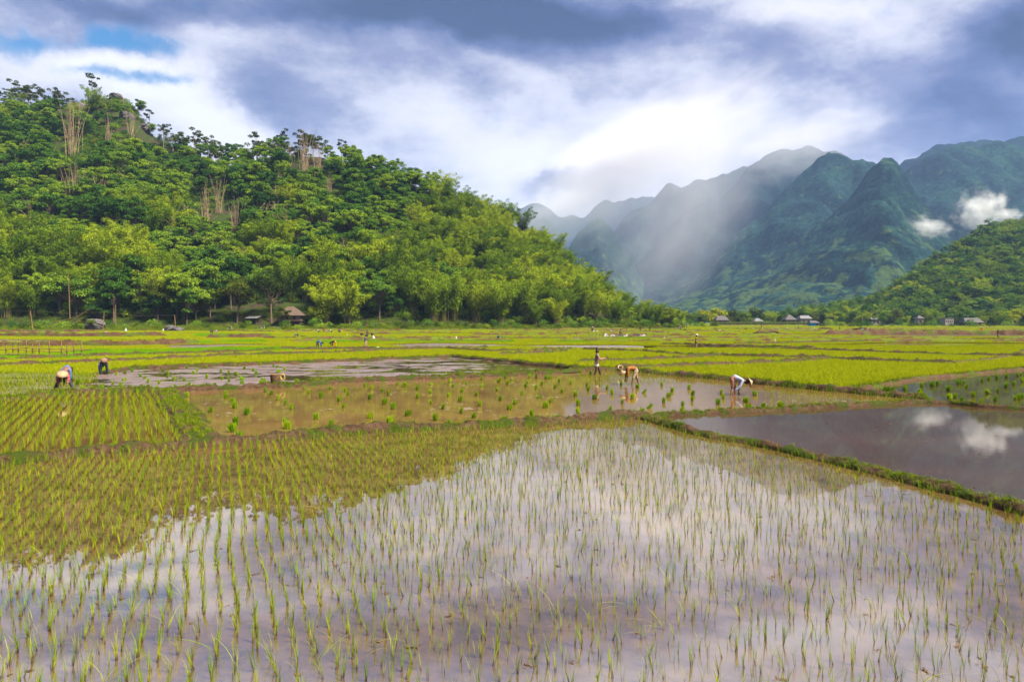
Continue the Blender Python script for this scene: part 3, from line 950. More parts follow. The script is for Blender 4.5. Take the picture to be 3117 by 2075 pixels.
def dead_bamboo_mesh(seed, h, n, spread):
    r = np.random.default_rng(seed)
    mb = MB()
    for c in range(n):
        a = r.random() * 6.283
        o = r.uniform(.01, .22) * h * spread
        hh = h * r.uniform(.4, 1)
        b0 = r.normal(0, 1.0, 2)
        pts = [(b0[0] + math.cos(a) * o * t ** 1.5, b0[1] + math.sin(a) * o * t ** 1.5, hh * t - .4) for t in (0, .35, .7, 1)]
        mb.tube(pts, [.065, .058, .045, .02], 4, False)
        for _ in range(5):
            t = r.uniform(.45, .98)
            p = np.array([np.interp(t, (0, .35, .7, 1), [q[i] for q in pts]) for i in range(3)])
            e = p + np.array([r.normal(0, .7), r.normal(0, .7), r.uniform(.3, 1.1)])
            mb.tube([p, e], [.03, .012], 3, False)
    return mb.mesh('dead_bamboo', M_dead)

def bare_tree_mesh(seed, h):
    r = np.random.default_rng(seed)
    mb = MB()
    def grow(p, d, ln, rad, lvl):
        e = p + d * ln
        mb.tube([p, (p + e) / 2 + Vector(r.normal(0, .04 * ln, 3)), e], [rad, rad * .8, rad * .55], 4, False)
        if lvl:
            for _ in range(3):
                nd = (d + Vector(r.normal(0, .42, 3)) + Vector((0, 0, .12))).normalized()
                grow(p.lerp(e, r.uniform(.55, 1)), nd, ln * r.uniform(.5, .72), rad * .5, lvl - 1)
    grow(Vector((0, 0, -.4)), Vector((0, 0, 1)), h * .5, .14, 3)
    return mb.mesh('bare_tree', M_dead)

BAM = [bamboo_meshes(200 + i, h, nc, 5400, sp) for i, (h, nc, sp) in enumerate([(17, 22, 1.0), (19, 20, .8), (15, 24, 1.15), (18, 26, 1.05), (14, 18, .9), (20, 18, .62)])]
BRO = [tree_meshes(300 + i, h, cr, 6000, tk, lb + 7, lobe_r=lr * .8, flat=.46, leaf=(.30, .62)) for i, (h, cr, tk, lb, lr) in enumerate([(12, 4.6, .25, 15, .42), (13, 4.2, .32, 13, .44), (10, 4.8, .22, 16, .38), (14, 4.4, .35, 12, .42), (11, 3.8, .30, 12, .46), (9, 4.4, .2, 14, .40)])]
DARK = [tree_meshes(330 + i, h, cr, 3600, .34, 20, mat=M_darktree, lobe_r=.34, leaf=(.4, .8), tr=.30) for i, (h, cr) in enumerate([(17, 6.0), (18, 7.0), (14, 5.4)])]
SKYT = [tree_meshes(350 + i, h, cr, 1500, .5, lb, mat=M_darktree, bark=M_paleb, lobe_r=.20, flat=.5, leaf=(.4, .8), sparse=.30, tr=.16) for i, (h, cr, lb) in enumerate([(13, 4.5, 13), (15, 4.2, 11), (12, 5.4, 15), (17, 4.0, 12)])]
SHR = [shrub_mesh(400 + i, h, rd, 420, m) for i, (h, rd, m) in enumerate([(2.6, 2.0, None), (2.0, 2.4, None), (3.2, 2.2, M_broad), (2.4, 2.6, M_broad), (1.8, 1.6, M_bamboo)])]
LIME = [tree_meshes(420, 8, 4.0, 1700, .18, 14, mat=M_lime, lobe_r=.36, leaf=(.35, .7))]
VIL = [tree_meshes(430 + i, h, cr, 1700, .22, 14, mat=m, lobe_r=.40, leaf=(.6, 1.1)) for i, (h, cr, m) in enumerate([(12, 6.0, M_far), (10, 5.2, M_darktree), (13, 5.0, M_far), (9, 5.6, M_lime)])]
DEADB = [dead_bamboo_mesh(450 + i, h, n, s) for i, (h, n, s) in enumerate([(20, 24, 1.0), (17, 17, .9), (21, 20, 1.2)])]
BARE = [bare_tree_mesh(470 + i, 10) for i in range(2)]

def plant_tree(name, pair, loc, rz, s, label, cat, group=None, mat=None):
    t = empty(name, loc, rz, s, label=label, category=cat, group=group)
    c = link('crown', pair[0], parent=t)
    if mat is not None:
        c.material_slots[0].link = 'OBJECT'; c.material_slots[0].material = mat
    link('trunk', pair[1], parent=t)
    return t

# ------------------------------------------------------------------ the wood on the left hill
def hill_points(hill, px0, px1, sp, t0, t1, seed):
    r = np.random.default_rng(seed)
    y0 = min(v for _, v in hill.base) - 30; y1 = max(v for _, v in hill.depth) * 1.1
    xs = np.arange(min((px0 - CX) * y1, (px0 - CX) * y0) / F - 5, (px1 - CX) / F * y1 + 5, sp)
    ys = np.arange(y0, y1, sp)
    X, Y = np.meshgrid(xs, ys)
    X = X + (np.arange(len(ys)) % 2)[:, None] * sp * .5
    X = (X + r.uniform(-.36, .36, X.shape) * sp).ravel(); Y = (Y + r.uniform(-.36, .36, Y.shape) * sp).ravel()
    px = CX + F * X / Y
    Db = np.interp(px, *zip(*hill.base)); Dr = np.interp(px, *zip(*hill.depth))
    t = (Y - Db) / (Dr - Db)
    k = (px > px0) & (px < px1) & (t > t0) & (t < t1)
    px, t = px[k], t[k]
    X, Y, Z = hill.at(px, t)
    zr = np.interp(px, *zip(*hill.ridge))
    return px, t, X, Y, Z

px, t, X, Y, Z = hill_points(HL, -420, 2072, 7.0, .0, 1.03, 3)
rt = np.random.default_rng(8)
TREES = []
CLEARINGS = [(225, 440, 75, 55), (370, 405, 100, 55), (635, 640, 62, 60), (715, 700, 45, 40), (930, 490, 75, 50), (1003, 580, 32, 45), (1585, 690, 40, 45), (845, 940, 75, 40)]
for i in range(len(px)):
    p_, t_ = px[i], t[i]
    if 170 < p_ < 580 and t_ > .80 and rt.random() < .72: continue
    if 560 < p_ < 760 and .55 < t_ < .75 and rt.random() < .6: continue
    if 800 < p_ < 960 and t_ < .10: continue
    if 600 < p_ < 800 and t_ < .06: continue
    pn = float(vnoise(X[i] / 26, Y[i] / 26, 91))
    if t_ < .06: kind = 'bamboo' if pn > .25 else 'broad'
    elif p_ > 1230: kind = 'bamboo' if pn > .22 else 'broad'
    elif t_ < .34: kind = 'bamboo' if pn > .36 else 'broad'
    elif t_ < .62: kind = 'bamboo' if pn > .70 else 'broad'
    else: kind = 'bamboo' if pn > .80 else 'broad'
    if t_ > .92 and p_ < 1000:
        if rt.random() < .12: continue
        kind = 'sky' if rt.random() < .62 else 'broad'
    cyy = HY + F * (CAM_H - Z[i] - 7) / Y[i]
    if t_ < .93 and any(((p_ - a) / c) ** 2 + ((cyy - b) / d) ** 2 < 1 for a, b, c, d in CLEARINGS): continue
    s = rt.uniform(.75, 1.32) * (1.12 if t_ < .25 else .92 if kind == 'bamboo' else 1.0)
    if p_ > 1700: s *= float(np.clip(1 - (p_ - 1700) / 560, .42, 1))
    TREES.append((Y[i], kind, p_, t_, X[i], Z[i], s, rt.random() * 6.28, rt.integers(0, 6)))
TREES.sort()

def zone(p_, t_):
    row = 'at the left hill foot' if t_ < .07 else 'low on the left hill' if t_ < .2 else 'on the lower left hill' if t_ < .34 else 'halfway up the left hill' if t_ < .5 else 'on the upper left hill' if t_ < .7 else 'high on the left hill'
    c = 'beside the left edge' if p_ < 140 else 'beyond the bamboo fence' if p_ < 260 else 'above the large black boulder' if p_ < 420 else 'above the second boulder' if p_ < 580 else 'above the parked motorbike' if p_ < 780 else 'above the thatched hut' if p_ < 1000 else 'beyond the basket carrier' if p_ < 1250 else 'above the turquoise jacket' if p_ < 1600 else 'behind the white netting' if p_ < 1850 else 'at the tapering end'
    return row + ' ' + c
n_obj = {'bamboo': 0, 'broad': 0, 'sky': 0}
FOREST = []
for Yv, kind, p_, t_, Xv, Zv, s, rz, k in TREES:
    seen = -90 < p_ < 3117
    if seen and n_obj[kind] < (290 if kind != 'sky' else 60):
        n_obj[kind] += 1
        if kind == 'bamboo':
            k = 5 if k == 5 and t_ < .5 else int(k) % 5
            lb = ('tall upright plumed' if k == 5 else 'narrow' if k in (1, 4) else 'broad arching') + ' bamboo clump ' + zone(p_, t_)
            plant_tree('bamboo_clump', BAM[k], (Xv, Yv, Zv), rz, s, lb, 'bamboo', lb)
        elif kind == 'broad':
            lb = ('tall' if k in (1, 3) else 'low spreading' if k in (2, 5) else 'rounded') + ' broadleaf tree ' + zone(p_, t_)
            plant_tree('broadleaf_tree', BRO[k], (Xv, Yv, Zv), rz, s, lb, 'tree', lb)
        else:
            lb = 'thin open crowned tree against the sky ' + ('at the left edge' if p_ < 120 else 'by the summit rock' if p_ < 460 else 'between summit rock and ridge dip' if p_ < 620 else 'in the ridge dip' if p_ < 800 else 'on the middle ridge')
            plant_tree('ridge_tree', SKYT[int(k) % 4], (Xv, Yv, Zv), rz, s * 1.05, lb, 'tree', lb)
    else:
        base = {'bamboo': 0, 'broad': 6, 'sky': 12}[kind]
        FOREST.append((Xv, Yv, Zv, rz, s, base + (int(k) % 4 if kind == 'sky' else int(k))))
proto_coll('wood_tree', [p[0] for p in BAM + BRO + SKYT])
fa = np.array(FOREST)
if len(fa):
    scatter('forest', 'wood_tree', fa[:, :3], fa[:, 3], fa[:, 4], fa[:, 5].astype(int), label='mixed wood of bamboo and broadleaf trees covering the upper left hill')
proto_coll('undershrub', SHR)
px, t, X, Y, Z = hill_points(HL, -420, 2080, 2.5, .03, 1.02, 4)
ru = np.random.default_rng(9)
bare = fbm(X / 16, Y / 16, 71, 3) + np.where((px > 170) & (px < 580) & (t > .75), .03, 0)
keep = (bare < .60) & ~((px > 600) & (px < 960) & (t < .10))
px, X, Y, Z = px[keep], X[keep], Y[keep], Z[keep]; n = len(X)
scatter('undergrowth', 'undershrub', np.stack([X, Y, Z - .1], 1), ru.random(n) * 6.28, ru.uniform(.5, 1.15, n), ru.integers(0, 5, n), label='dense leafy undergrowth between the trees of the left hill')

# trees and dead growth picked out one by one
def on_hill(px_, t_, hill=HL):
    x, y, z = hill.at(px_, t_)
    return (float(x), float(y), float(z))
def hang(px_, py_, dlo, dhi, hill=HL):
    """point of the hill slope that shows at photo row py_ in column px_"""
    best = None
    for t_ in np.linspace(0, 1, 200):
        x, y, z = hill.at(px_, t_)
        e = abs((HY + F * (CAM_H - float(z)) / float(y)) - py_)
        if best is None or e < best[0]:
            best = (e, (float(x), float(y), float(z)))
    return best[1]

for k, (px_, t_, s, lab) in enumerate([
        (722, .012, 1.0, 'tall dark tree with pale straight trunk left of the thatched hut'),
        (826, .012, 1.05, 'large dark spreading tree with forked trunk directly beside the thatched hut'),
        (640, .03, .8, 'small dark tree behind the parked motorbike'), (560, .02, .85, 'dark round tree between the second boulder and the motorbike'), (480, .02, .8, 'dark tree just behind the second black boulder')]):
    plant_tree('shade_tree', DARK[k % 3], on_hill(px_, t_), k * 1.3, s, lab, 'tree')
plant_tree('shade_tree', DARK[2], on_hill(861, -.035), 2.2, .52, 'small dark tree growing right before the thatched hut', 'tree')
plant_tree('lime_green_tree', LIME[0], on_hill(962, .0), 1.0, 1.0, 'bright yellow green small tree right of the thatched hut', 'tree')
plant_tree('lime_green_tree', LIME[0], on_hill(2040, .0), 2.4, 1.1, 'bright yellow green tree at the very tip of the left hill', 'tree')
for k, (px_, py_, s, lab) in enumerate([
        (218, 480, 1.7, 'largest fan of dry tan bamboo stems near the hill top'), (330, 430, 1.0, 'dry tan bamboo stems just under the rock summit'), (400, 430, .9, 'dry bamboo stems on the right shoulder of the summit'),
        (228, 640, 1.2, 'thin pair of dry bamboo stems below the largest dry fan'), (625, 660, 1.2, 'dry grey bamboo thicket in the middle of the left hill'), (665, 650, 1.0, 'dry bamboo next to the grey thicket mid hill'), (715, 720, 1.0, 'pinkish dry thicket lower in the middle of the left hill'),
        (880, 500, 1.0, 'dry bamboo stand at the ridge left of the centre'), (930, 520, 1.35, 'wide stand of dry tan bamboo stems under the ridge'), (968, 535, 1.0, 'dry bamboo at the right end of the ridge stand'), (1003, 590, .75, 'two upright dry stems below the ridge stand'),
        (1575, 655, .65, 'dry bamboo on the rock nose above the valley'), (280, 560, .6, 'small dry bamboo on the left flank'), (120, 545, .6, 'short dry thicket at the far left flank')]):
    link('dead_bamboo', DEADB[k % 3], hang(px_, py_, 0, 1), k * 1.1, None, s, label=lab, category='bamboo', group='dead bamboo stands on the left hill')
for k, (px_, py_, s, lab) in enumerate([(375, 330, .9, 'bare leafless tree beside the summit rock'), (250, 640, .7, 'bare grey tree on the lower left slope'), (610, 800, .7, 'bare tree low on the slope left of the hut'), (340, 600, .6, 'small bare tree mid slope'), (770, 640, .8, 'bare tree right of the grey thicket')]):
    link('bare_tree', BARE[k % 2], hang(px_, py_, 0, 1), k * 1.7, None, s, label=lab, category='tree', group='bare trees on the left hill')
rd = np.random.default_rng(31)
for k in range(34):
    px_, py_ = rd.uniform(20, 1250), rd.uniform(470, 860)
    if py_ < 300 + px_ * .26: continue
    lb = 'bare pale trunk above the canopy ' + ('low' if py_ > 720 else 'midway' if py_ > 580 else 'high') + ' on the hill ' + ('above the bamboo fence' if px_ < 400 else 'left of the thatched hut' if px_ < 820 else 'right of the thatched hut')
    link('bare_tree', BARE[k % 2], hang(px_, py_, 0, 1), k * 2.1, None, float(rd.uniform(1.2, 1.8)), label=lb, category='tree', group=lb)
for k, (px_, s, lab) in enumerate([(15, 1.0, 'dark tree cut by the left edge on the skyline'), (110, 1.0, 'flat topped dark tree on the left skyline'), (180, 1.15, 'widest dark umbrella crowned tree on the left skyline'), (455, .95, 'first open crowned tree right of the rock summit'), (505, 1.0, 'second open crowned tree right of the rock summit'),
        (550, .9, 'third open crowned tree right of the rock summit'), (600, .85, 'slim open tree before the dip of the ridge'), (680, .7, 'low flat tree in the dip of the ridge'), (800, 1.0, 'tall bamboo like tree right of the dip'), (860, 1.1, 'tallest tree on the middle ridge'), (920, .9, 'ridge tree above the dry bamboo stand'), (1040, .9, 'pointed tree on the ridge right of the dry stand'), (1180, .7, 'small feathery tree on the falling ridge'), (1345, .7, 'small round tree on the falling ridge'), (1560, .85, 'lone tree on the rock nose of the ridge')]):
    plant_tree('skyline_tree', SKYT[k % 4], on_hill(px_, .99), k * .9, s, lab, 'tree', 'single trees along the left skyline')
def boulder(seed, sx, sy, sz):
    bm_ = __import__('bmesh').new()
    __import__('bmesh').ops.create_icosphere(bm_, subdivisions=4, radius=1)
    for v in bm_.verts:
        c = v.co
        n_ = float(fbm(c.x * 1.4 + seed, c.y * 1.4 + c.z * 1.9, seed, 4, .6))
        c *= .62 + .75 * n_
        c.x *= sx; c.y *= sy; c.z *= sz
    me = bpy.data.meshes.new('boulder')
    bm_.to_mesh(me); bm_.free()
    me.materials.append(M_rock)
    return me
BO = [boulder(i, 1, .8, .75) for i in (1, 2, 3)]
for k, (px_, py_, s, lab) in enumerate([(352, 300, 3.6, 'dark square rock on the summit of the left hill'), (385, 360, 4.0, 'dark crag right of the summit'), (440, 395, 3.6, 'dark crag on the right shoulder'), (250, 330, 4.0, 'grey crag left of the summit'), (105, 345, 4.0, 'dark crag behind the left trees'), (590, 455, 3.4, 'crag below the skyline trees'), (820, 560, 3.0, 'grey rock face under the ridge'), (1590, 690, 4.0, 'dark rock nose of the left hill'), (960, 620, 2.6, 'rock in the upper middle wood')]):
    x, y, z = hang(px_, py_, 0, 1)
    link('crag', BO[k % 3], (x, y, z + s * .2), k * 1.3, None, (s * 1.2, s, s * 1.1), label=lab, category='rock', group='limestone crags on the left hill')

# shrubs along the hill foot
rs = np.random.default_rng(14)
for k in range(105):
    px_ = -60 + k * 20.4 + rs.uniform(-9, 9)
    t_ = rs.uniform(-.09, .015)
    if 770 < px_ < 800 or 640 < px_ < 700: t_ = .02
    x, y, z = on_hill(px_, t_)
    c = 'beyond the bamboo fence' if px_ < 300 else 'near the two black boulders' if px_ < 640 else 'in front of the thatched hut' if px_ < 960 else 'behind the row of bent planters' if px_ < 1300 else 'behind the far fence and netting' if px_ < 1800 else 'at the tip of the left hill'
    kk = int(rs.integers(0, 5))
    lb = ('pale green bush ' if kk == 4 else 'dark green bush ' if kk in (2, 3) else 'olive bush ') + c
    link('shrub', SHR[kk], (x, y, z - .1), rs.random() * 6.28, None, float(rs.uniform(.5, 1.05)), label=lb, category='bush', group=lb)

# ------------------------------------------------------------------ right hill and village trees
proto_coll('far_tree', [p[0] for p in VIL + BAM[:3] + BRO[:3]])
px, t, X, Y, Z = hill_points(HR, 2435, 3700, 7.0, -.08, 1.04, 6)
n = len(X)
kk = ru.choice(10, n, p=[.22, .08, .16, .01, .16, .12, .07, .07, .06, .05])
scatter('hill_forest', 'far_tree', np.stack([X, Y, Z - .2], 1), ru.random(n) * 6.28, ru.uniform(.65, 1.25, n) * np.where((kk >= 4) & (kk < 7), .75, .95), kk, label='dense green wood covering the right hill')
px, t, X, Y, Z = hill_points(HR, 2440, 3700, 4.0, -.05, 1.02, 7)
n = len(X)
scatter('undergrowth', 'undershrub', np.stack([X, Y, Z - .1], 1), ru.random(n) * 6.28, ru.uniform(.8, 1.4, n), ru.integers(0, 5, n), label='undergrowth below the trees of the right hill')
n = 420
X = ru.uniform(90, 420, n); Y = ru.uniform(560, 760, n)
kp = (CX + F * X / Y > 2020)
X, Y = X[kp], Y[kp]; n = len(X)
scatter('treeline', 'far_tree', np.stack([X, Y, np.full(n, -.2)], 1), ru.random(n) * 6.28, ru.uniform(.7, 1.0, n), ru.integers(0, 3, n), label='green belt of trees behind the village below the mountains')
VT = [(2062, 948, 430, 0), (2090, 953, 470, 1), (2118, 948, 480, 2), (2140, 958, 480, 1), (2168, 935, 470, 3), (2190, 932, 490, 4), (2205, 950, 495, 3), (2232, 940, 470, 1), (2250, 936, 500, 4), (2272, 950, 480, 0), (2290, 935, 500, 1), (2312, 948, 505, 2), (2340, 928, 510, 4), (2352, 940, 490, 4), (2378, 946, 500, 0),
      (2398, 938, 520, 0), (2425, 935, 520, 2), (2450, 932, 525, 0), (2470, 938, 520, 2), (2492, 948, 505, 1), (2515, 950, 490, 1), (2540, 946, 500, 3), (2560, 952, 480, 0), (2585, 948, 500, 1), (2612, 935, 510, 2), (2640, 948, 480, 3), (2665, 946, 490, 1), (2690, 950, 470, 0), (2715, 940, 480, 1), (2745, 955, 440, 4),
      (2760, 952, 440, 4), (2822, 950, 450, 1), (2845, 946, 470, 0), (2910, 938, 480, 2), (2950, 945, 480, 0), (2995, 950, 410, 4), (3030, 946, 400, 4), (3055, 950, 410, 0), (3085, 938, 420, 3), (3110, 944, 420, 1), (3145, 940, 420, 0)]
LM = [(2195, 'the grey roofed house'), (2305, 'the small pale roof in the corn'), (2425, 'the pyramid roofed house'), (2474, 'the blue walled hut'), (2625, 'the concrete utility pole'), (2797, 'the small grey hut'), (2880, 'the grey concrete building'), (2955, 'the long low roof'), (3100, 'the right edge')]
for k, (px_, top, D, kind) in enumerate(VT):
    pos = ground(px_, HY + F * CAM_H / D)
    h = CAM_H + (HY - top) / F * D
    near = min(LM, key=lambda m_: abs(m_[0] - px_))
    side = 'left of' if px_ < near[0] - 12 else 'right of' if px_ > near[0] + 12 else 'behind'
    if kind == 4:
        s = h / 16.5; pr = BAM[k % 5]; nm, ct, ad = 'bamboo_clump', 'bamboo', 'far bamboo clump'
    else:
        hh = (12, 10, 13, 9)[kind]; s = h / hh; pr = VIL[kind]; nm, ct, ad = 'village_tree', 'tree', ('round green tree', 'dark olive tree', 'tall green tree', 'yellow green tree')[kind]
    plant_tree(nm, pr, (pos.x, D, -.2), k * 1.1, s, '%s %s %s' % (ad, side, near[1]), ct, 'trees around the far village')
for k in range(56):
    px_ = 2060 + k * 21 + rs.uniform(-8, 8)
    D = rs.uniform(360, 425)
    near = min(LM, key=lambda m_: abs(m_[0] - px_))
    if 2180 < px_ < 2490: D = rs.uniform(455, 470)
    lb = 'low green bush at the field edge near ' + near[1]
    pos = ground(px_, HY + F * CAM_H / D)
    link('shrub', SHR[k % 5], (pos.x, D, -.2), k, None, float(rs.uniform(.8, 1.5)), label=lb, category='bush', group=lb)
# corn
proto_coll('corn', [blades_mesh('corn', M_corn, 14, .5, 1.4, 2.3, .16, .35, 3, seed=5)])
cx_ = np.arange(2189, 2478, 1.1); D_ = np.arange(436, 452, 1.1)
gx, gd = np.meshgrid(cx_, D_)
gx = gx.ravel() + ru.uniform(-.5, .5, gx.size); gd = gd.ravel() + ru.uniform(-.5, .5, gd.size)
n = len(gx)
scatter('corn_field', 'corn', np.stack([(gx - CX) / F * gd, gd, np.full(n, .3)], 1), ru.random(n) * 6.28, ru.uniform(.85, 1.2, n), np.zeros(n, int), label='pale green strip of tall corn in front of the far houses')
bk = MB()
a0, a1 = (2180 - CX) / F * 434, (2480 - CX) / F * 434
bk.add([(a0, 432, -.1), (a1, 432, -.1), (a1, 434, .9), (a0, 434, .9), (a1 * 1.04, 455, .9), (a0 * 1.04, 455, .9)], [(0, 1, 2, 3), (3, 2, 4, 5)])
bk.obj('corn_terrace', M_bank, kind='structure')

# ------------------------------------------------------------------ rice
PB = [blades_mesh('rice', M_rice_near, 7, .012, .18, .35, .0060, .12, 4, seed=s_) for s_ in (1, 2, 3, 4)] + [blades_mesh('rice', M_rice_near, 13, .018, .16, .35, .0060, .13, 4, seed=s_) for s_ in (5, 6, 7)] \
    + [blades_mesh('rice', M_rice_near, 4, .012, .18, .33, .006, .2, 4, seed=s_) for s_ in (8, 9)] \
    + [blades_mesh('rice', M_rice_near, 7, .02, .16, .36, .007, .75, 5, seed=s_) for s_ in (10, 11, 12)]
proto_coll('rice_clump', PB)
rr = np.random.default_rng(21)

def rows(poly, ang, d_row, d_along, jr, ja, ymin, ymax, pxlo=-260, pxhi=3380, seed=0):
    r = np.random.default_rng(seed)
    half = ymax * .95
    A = np.arange(-half * 1.6, half * 1.6, d_row); Bv = np.arange(ymin * .2, ymax * 1.7, d_along)
    a, b = np.meshgrid(A, Bv)
    a = a + r.normal(0, 1, a.shape) * jr + (vnoise(a * .2, b * .5, seed) - .5) * .12
    b = b + r.normal(0, 1, b.shape) * ja
    a, b = a.ravel(), b.ravel()
    c, s = math.cos(R(ang)), math.sin(R(ang))
    X, Y = a * c - b * s, a * s + b * c
    k = (Y > ymin) & (Y < ymax)
    X, Y = X[k], Y[k]
    px, py = to_px(X, Y)
    k = (px > pxlo) & (px < pxhi)
    X, Y, px, py = X[k], Y[k], px[k], py[k]
    k = in_poly(px, py, poly)
    return X[k], Y[k], px[k], py[k]

X, Y, px, py = rows(P_NEAR, 23.2, .172, .150, .014, .045, 5.2, 24, seed=31)
right = np.clip((px - 900) / 900, 0, 1)
X = X + rr.normal(0, 1, len(X)) * .05 * right; Y = Y + rr.normal(0, 1, len(X)) * .05 * right
k = (rr.random(len(X)) > .10 + .12 * right)
X, Y, px, right = X[k], Y[k], px[k], right[k]
n = len(X)
idx = np.where(rr.random(n) < .06, rr.integers(9, 12, n), 0)
idx = np.where(idx > 0, idx, np.where(rr.random(n) < .10 + .40 * (1 - right), rr.integers(4, 7, n), np.where(rr.random(n) < .3, rr.integers(7, 9, n), rr.integers(0, 4, n))))
scl = rr.uniform(.58, .9, n) * (1.06 - .10 * right)
tilt = np.stack([rr.normal(0, .12, n), rr.normal(0, .12, n), rr.random(n) * 6.28], 1)
order = np.argsort(Y)
inview = [i for i in order if 0 < px[i] < 3117 and Y[i] > 5.95][:300]
sel = np.zeros(n, bool); sel[inview] = True
for i in inview:
    side = 'left' if px[i] < 800 else 'left middle' if px[i] < 1558 else 'right middle' if px[i] < 2350 else 'right'
    kind = 'bushy' if idx[i] in (4, 5, 6) else 'drooping' if idx[i] > 8 else 'sparse few bladed' if idx[i] > 6 else 'slender'
    lb = '%s rice plant in the flooded paddy nearest the camera, %s, %s' % (kind, 'bottom edge' if Y[i] < 6.25 else 'second row' if Y[i] < 6.6 else 'third row', side)
    o = link('rice_plant', PB[idx[i]], (X[i], Y[i], -.02), tuple(tilt[i]), None, float(scl[i]), label=lb, category='rice plant', group=lb)
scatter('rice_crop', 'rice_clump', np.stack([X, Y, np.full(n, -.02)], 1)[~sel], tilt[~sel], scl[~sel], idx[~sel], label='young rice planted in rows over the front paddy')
X, Y, px, py = rows(P_LEFT, 30, .27, .20, .02, .05, 12, 32, pxlo=-260, seed=32); n = len(X)
scatter('rice_crop', 'rice_clump', np.stack([X, Y, np.full(n, -.02)], 1), np.stack([rr.normal(0, .12, n), rr.normal(0, .12, n), rr.random(n) * 6.28], 1), rr.uniform(.8, 1.15, n), rr.choice([0, 1, 2, 3, 4, 5], n), label='bushy young rice in the left paddy below the planters')
X, Y, px, py = rows(P_MUD, 5, .27, .22, .025, .04, 25, 48, pxlo=-260, pxhi=330, seed=33)
k = px < 300 - np.clip(py - 1160, 0, 60) * 2.2; X, Y = X[k], Y[k]; n = len(X)
scatter('rice_crop', 'rice_clump', np.stack([X, Y, np.full(n, -.0)], 1), rr.random(n) * 6.28, rr.uniform(.8, 1.2, n), rr.integers(4, 7, n), label='newly planted rice rows at the left end of the muddy paddy')
X, Y, px, py = rows(P_SILT, 18, .26, .2, .04, .06, 24, 45, seed=34)
k = ((px > 2330) | ((px > 1760) & (py < 1168))) & (rr.random(len(X)) < .8); X, Y = X[k], Y[k]; n = len(X)
scatter('rice_crop', 'rice_clump', np.stack([X, Y, np.full(n, -.03)], 1), rr.random(n) * 6.28, rr.uniform(.6, .95, n), rr.integers(0, 4, n), label='thin new seedlings around the bent planters')

# rice of the middle and far fields
PM = [blades_mesh('rice', M_rice, 13, .05, .22, .36, .014, .40, 3, seed=s_) for s_ in (11, 12, 13)]
proto_coll('rice_tuft', PM)
row_pts = [(x, y) for x in np.arange(-.5, .51, .2) for y in np.arange(-.3, .31, .2)]
PP = [blades_mesh('rice', M_rice, 72, .05, .22, .36, .028, .35, 2, rows=row_pts, seed=s_) for s_ in (14, 15, 16)]
proto_coll('rice_patch', PP)
proto_coll('seedbed', [blades_mesh('seedbed', M_bed, 90, .08, .24, .34, .03, .16, 2, rows=row_pts, seed=s_) for s_ in (17, 18)])
CLEAR = [P_MUD, P_SEED, P_SILT] + [p for _, p in FAR_OPEN]
def free(px, py, beds=True):
    k = np.ones(len(px), bool)
    for p in CLEAR + (BEDS if beds else []):
        k &= ~in_poly(px, py, p)
    return k
P_MID = [(-700, 1150), (0, 1135), (295, 1143), (401, 1122), (800, 1108), (1209, 1092), (1379, 1085), (1500, 1095), (1755, 1118), (1873, 1124), (2077, 1142), (2300, 1164), (2562, 1188), (2783, 1152), (3117, 1120), (3700, 1080), (3700, 1070), (-700, 1070)]
X, Y, px, py = rows(P_MID, 12, .24, .17, .03, .04, 30, 66, seed=35)
k = free(px, py) & (rr.random(len(X)) < .9); X, Y = X[k], Y[k]; n = len(X)
dens = fbm(X * .12, Y * .12, 55, 3)
scatter('rice_crop', 'rice_tuft', np.stack([X, Y, np.full(n, -.02)], 1), rr.random(n) * 6.28, rr.uniform(.75, 1.1, n) * (.85 + .3 * dens), rr.integers(0, 3, n), label='yellow green rice of the fields in the middle distance')
P_FAR = [(-700, 1074), (3800, 1074), (3800, 989.5), (-700, 989.5)]
r6 = np.random.default_rng(66)
Yl = []; Xl = []
for y0, y1, sp in ((64, 105, .72), (105, 165, 1.0), (165, 430, 1.7)):
    ys = np.arange(y0, y1, sp * .8); xs = np.arange(-y1, y1 * 1.05, sp)
    a, b = np.meshgrid(xs, ys)
    Xl.append((a + r6.uniform(-.4, .4, a.shape) * sp).ravel()); Yl.append((b + r6.uniform(-.4, .4, a.shape) * sp).ravel())
X, Y = np.concatenate(Xl), np.concatenate(Yl)
px, py = to_px(X, Y)
Dfoot = np.where(px < 2085, np.interp(px, *zip(*HL.base)) - 26, 425)
k = (px > -200) & (px < 3320) & (Y < Dfoot) & free(px, py)
k &= fbm(X / 30, Y / 9, 44, 2) < .70
X, Y = X[k], Y[k]; n = len(X)
scl3 = np.stack([np.where(Y > 165, 2.0, np.where(Y > 105, 1.25, 1.0))] * 2 + [rr.uniform(.7, 1.05, n) * np.where(Y > 165, 1.15, 1.0)], 1)
scatter('far_rice_crop', 'rice_patch', np.stack([X, Y, np.full(n, -.02)], 1), rr.normal(0, .25, n), scl3, rr.integers(0, 3, n), label='yellow green rice fields stretching to the hill foot')
bx, by = [], []
for bd in BEDS:
    pts = [ground(x, y) for x, y in bd]
    xs = np.arange(min(p.x for p in pts), max(p.x for p in pts), .55); ys = np.arange(min(p.y for p in pts), max(p.y for p in pts), .5)
    a, b = np.meshgrid(xs, ys); a, b = a.ravel(), b.ravel()
    k = in_poly(*to_px(a, b), bd)
    bx.append(a[k]); by.append(b[k])
X, Y = np.concatenate(bx), np.concatenate(by); n = len(X)
scatter('seedbed_crop', 'seedbed', np.stack([X, Y, np.zeros(n)], 1), rr.normal(0, .3, n), rr.uniform(.9, 1.2, n), rr.integers(0, 2, n), label='bright green seedbeds of dense rice seedlings')

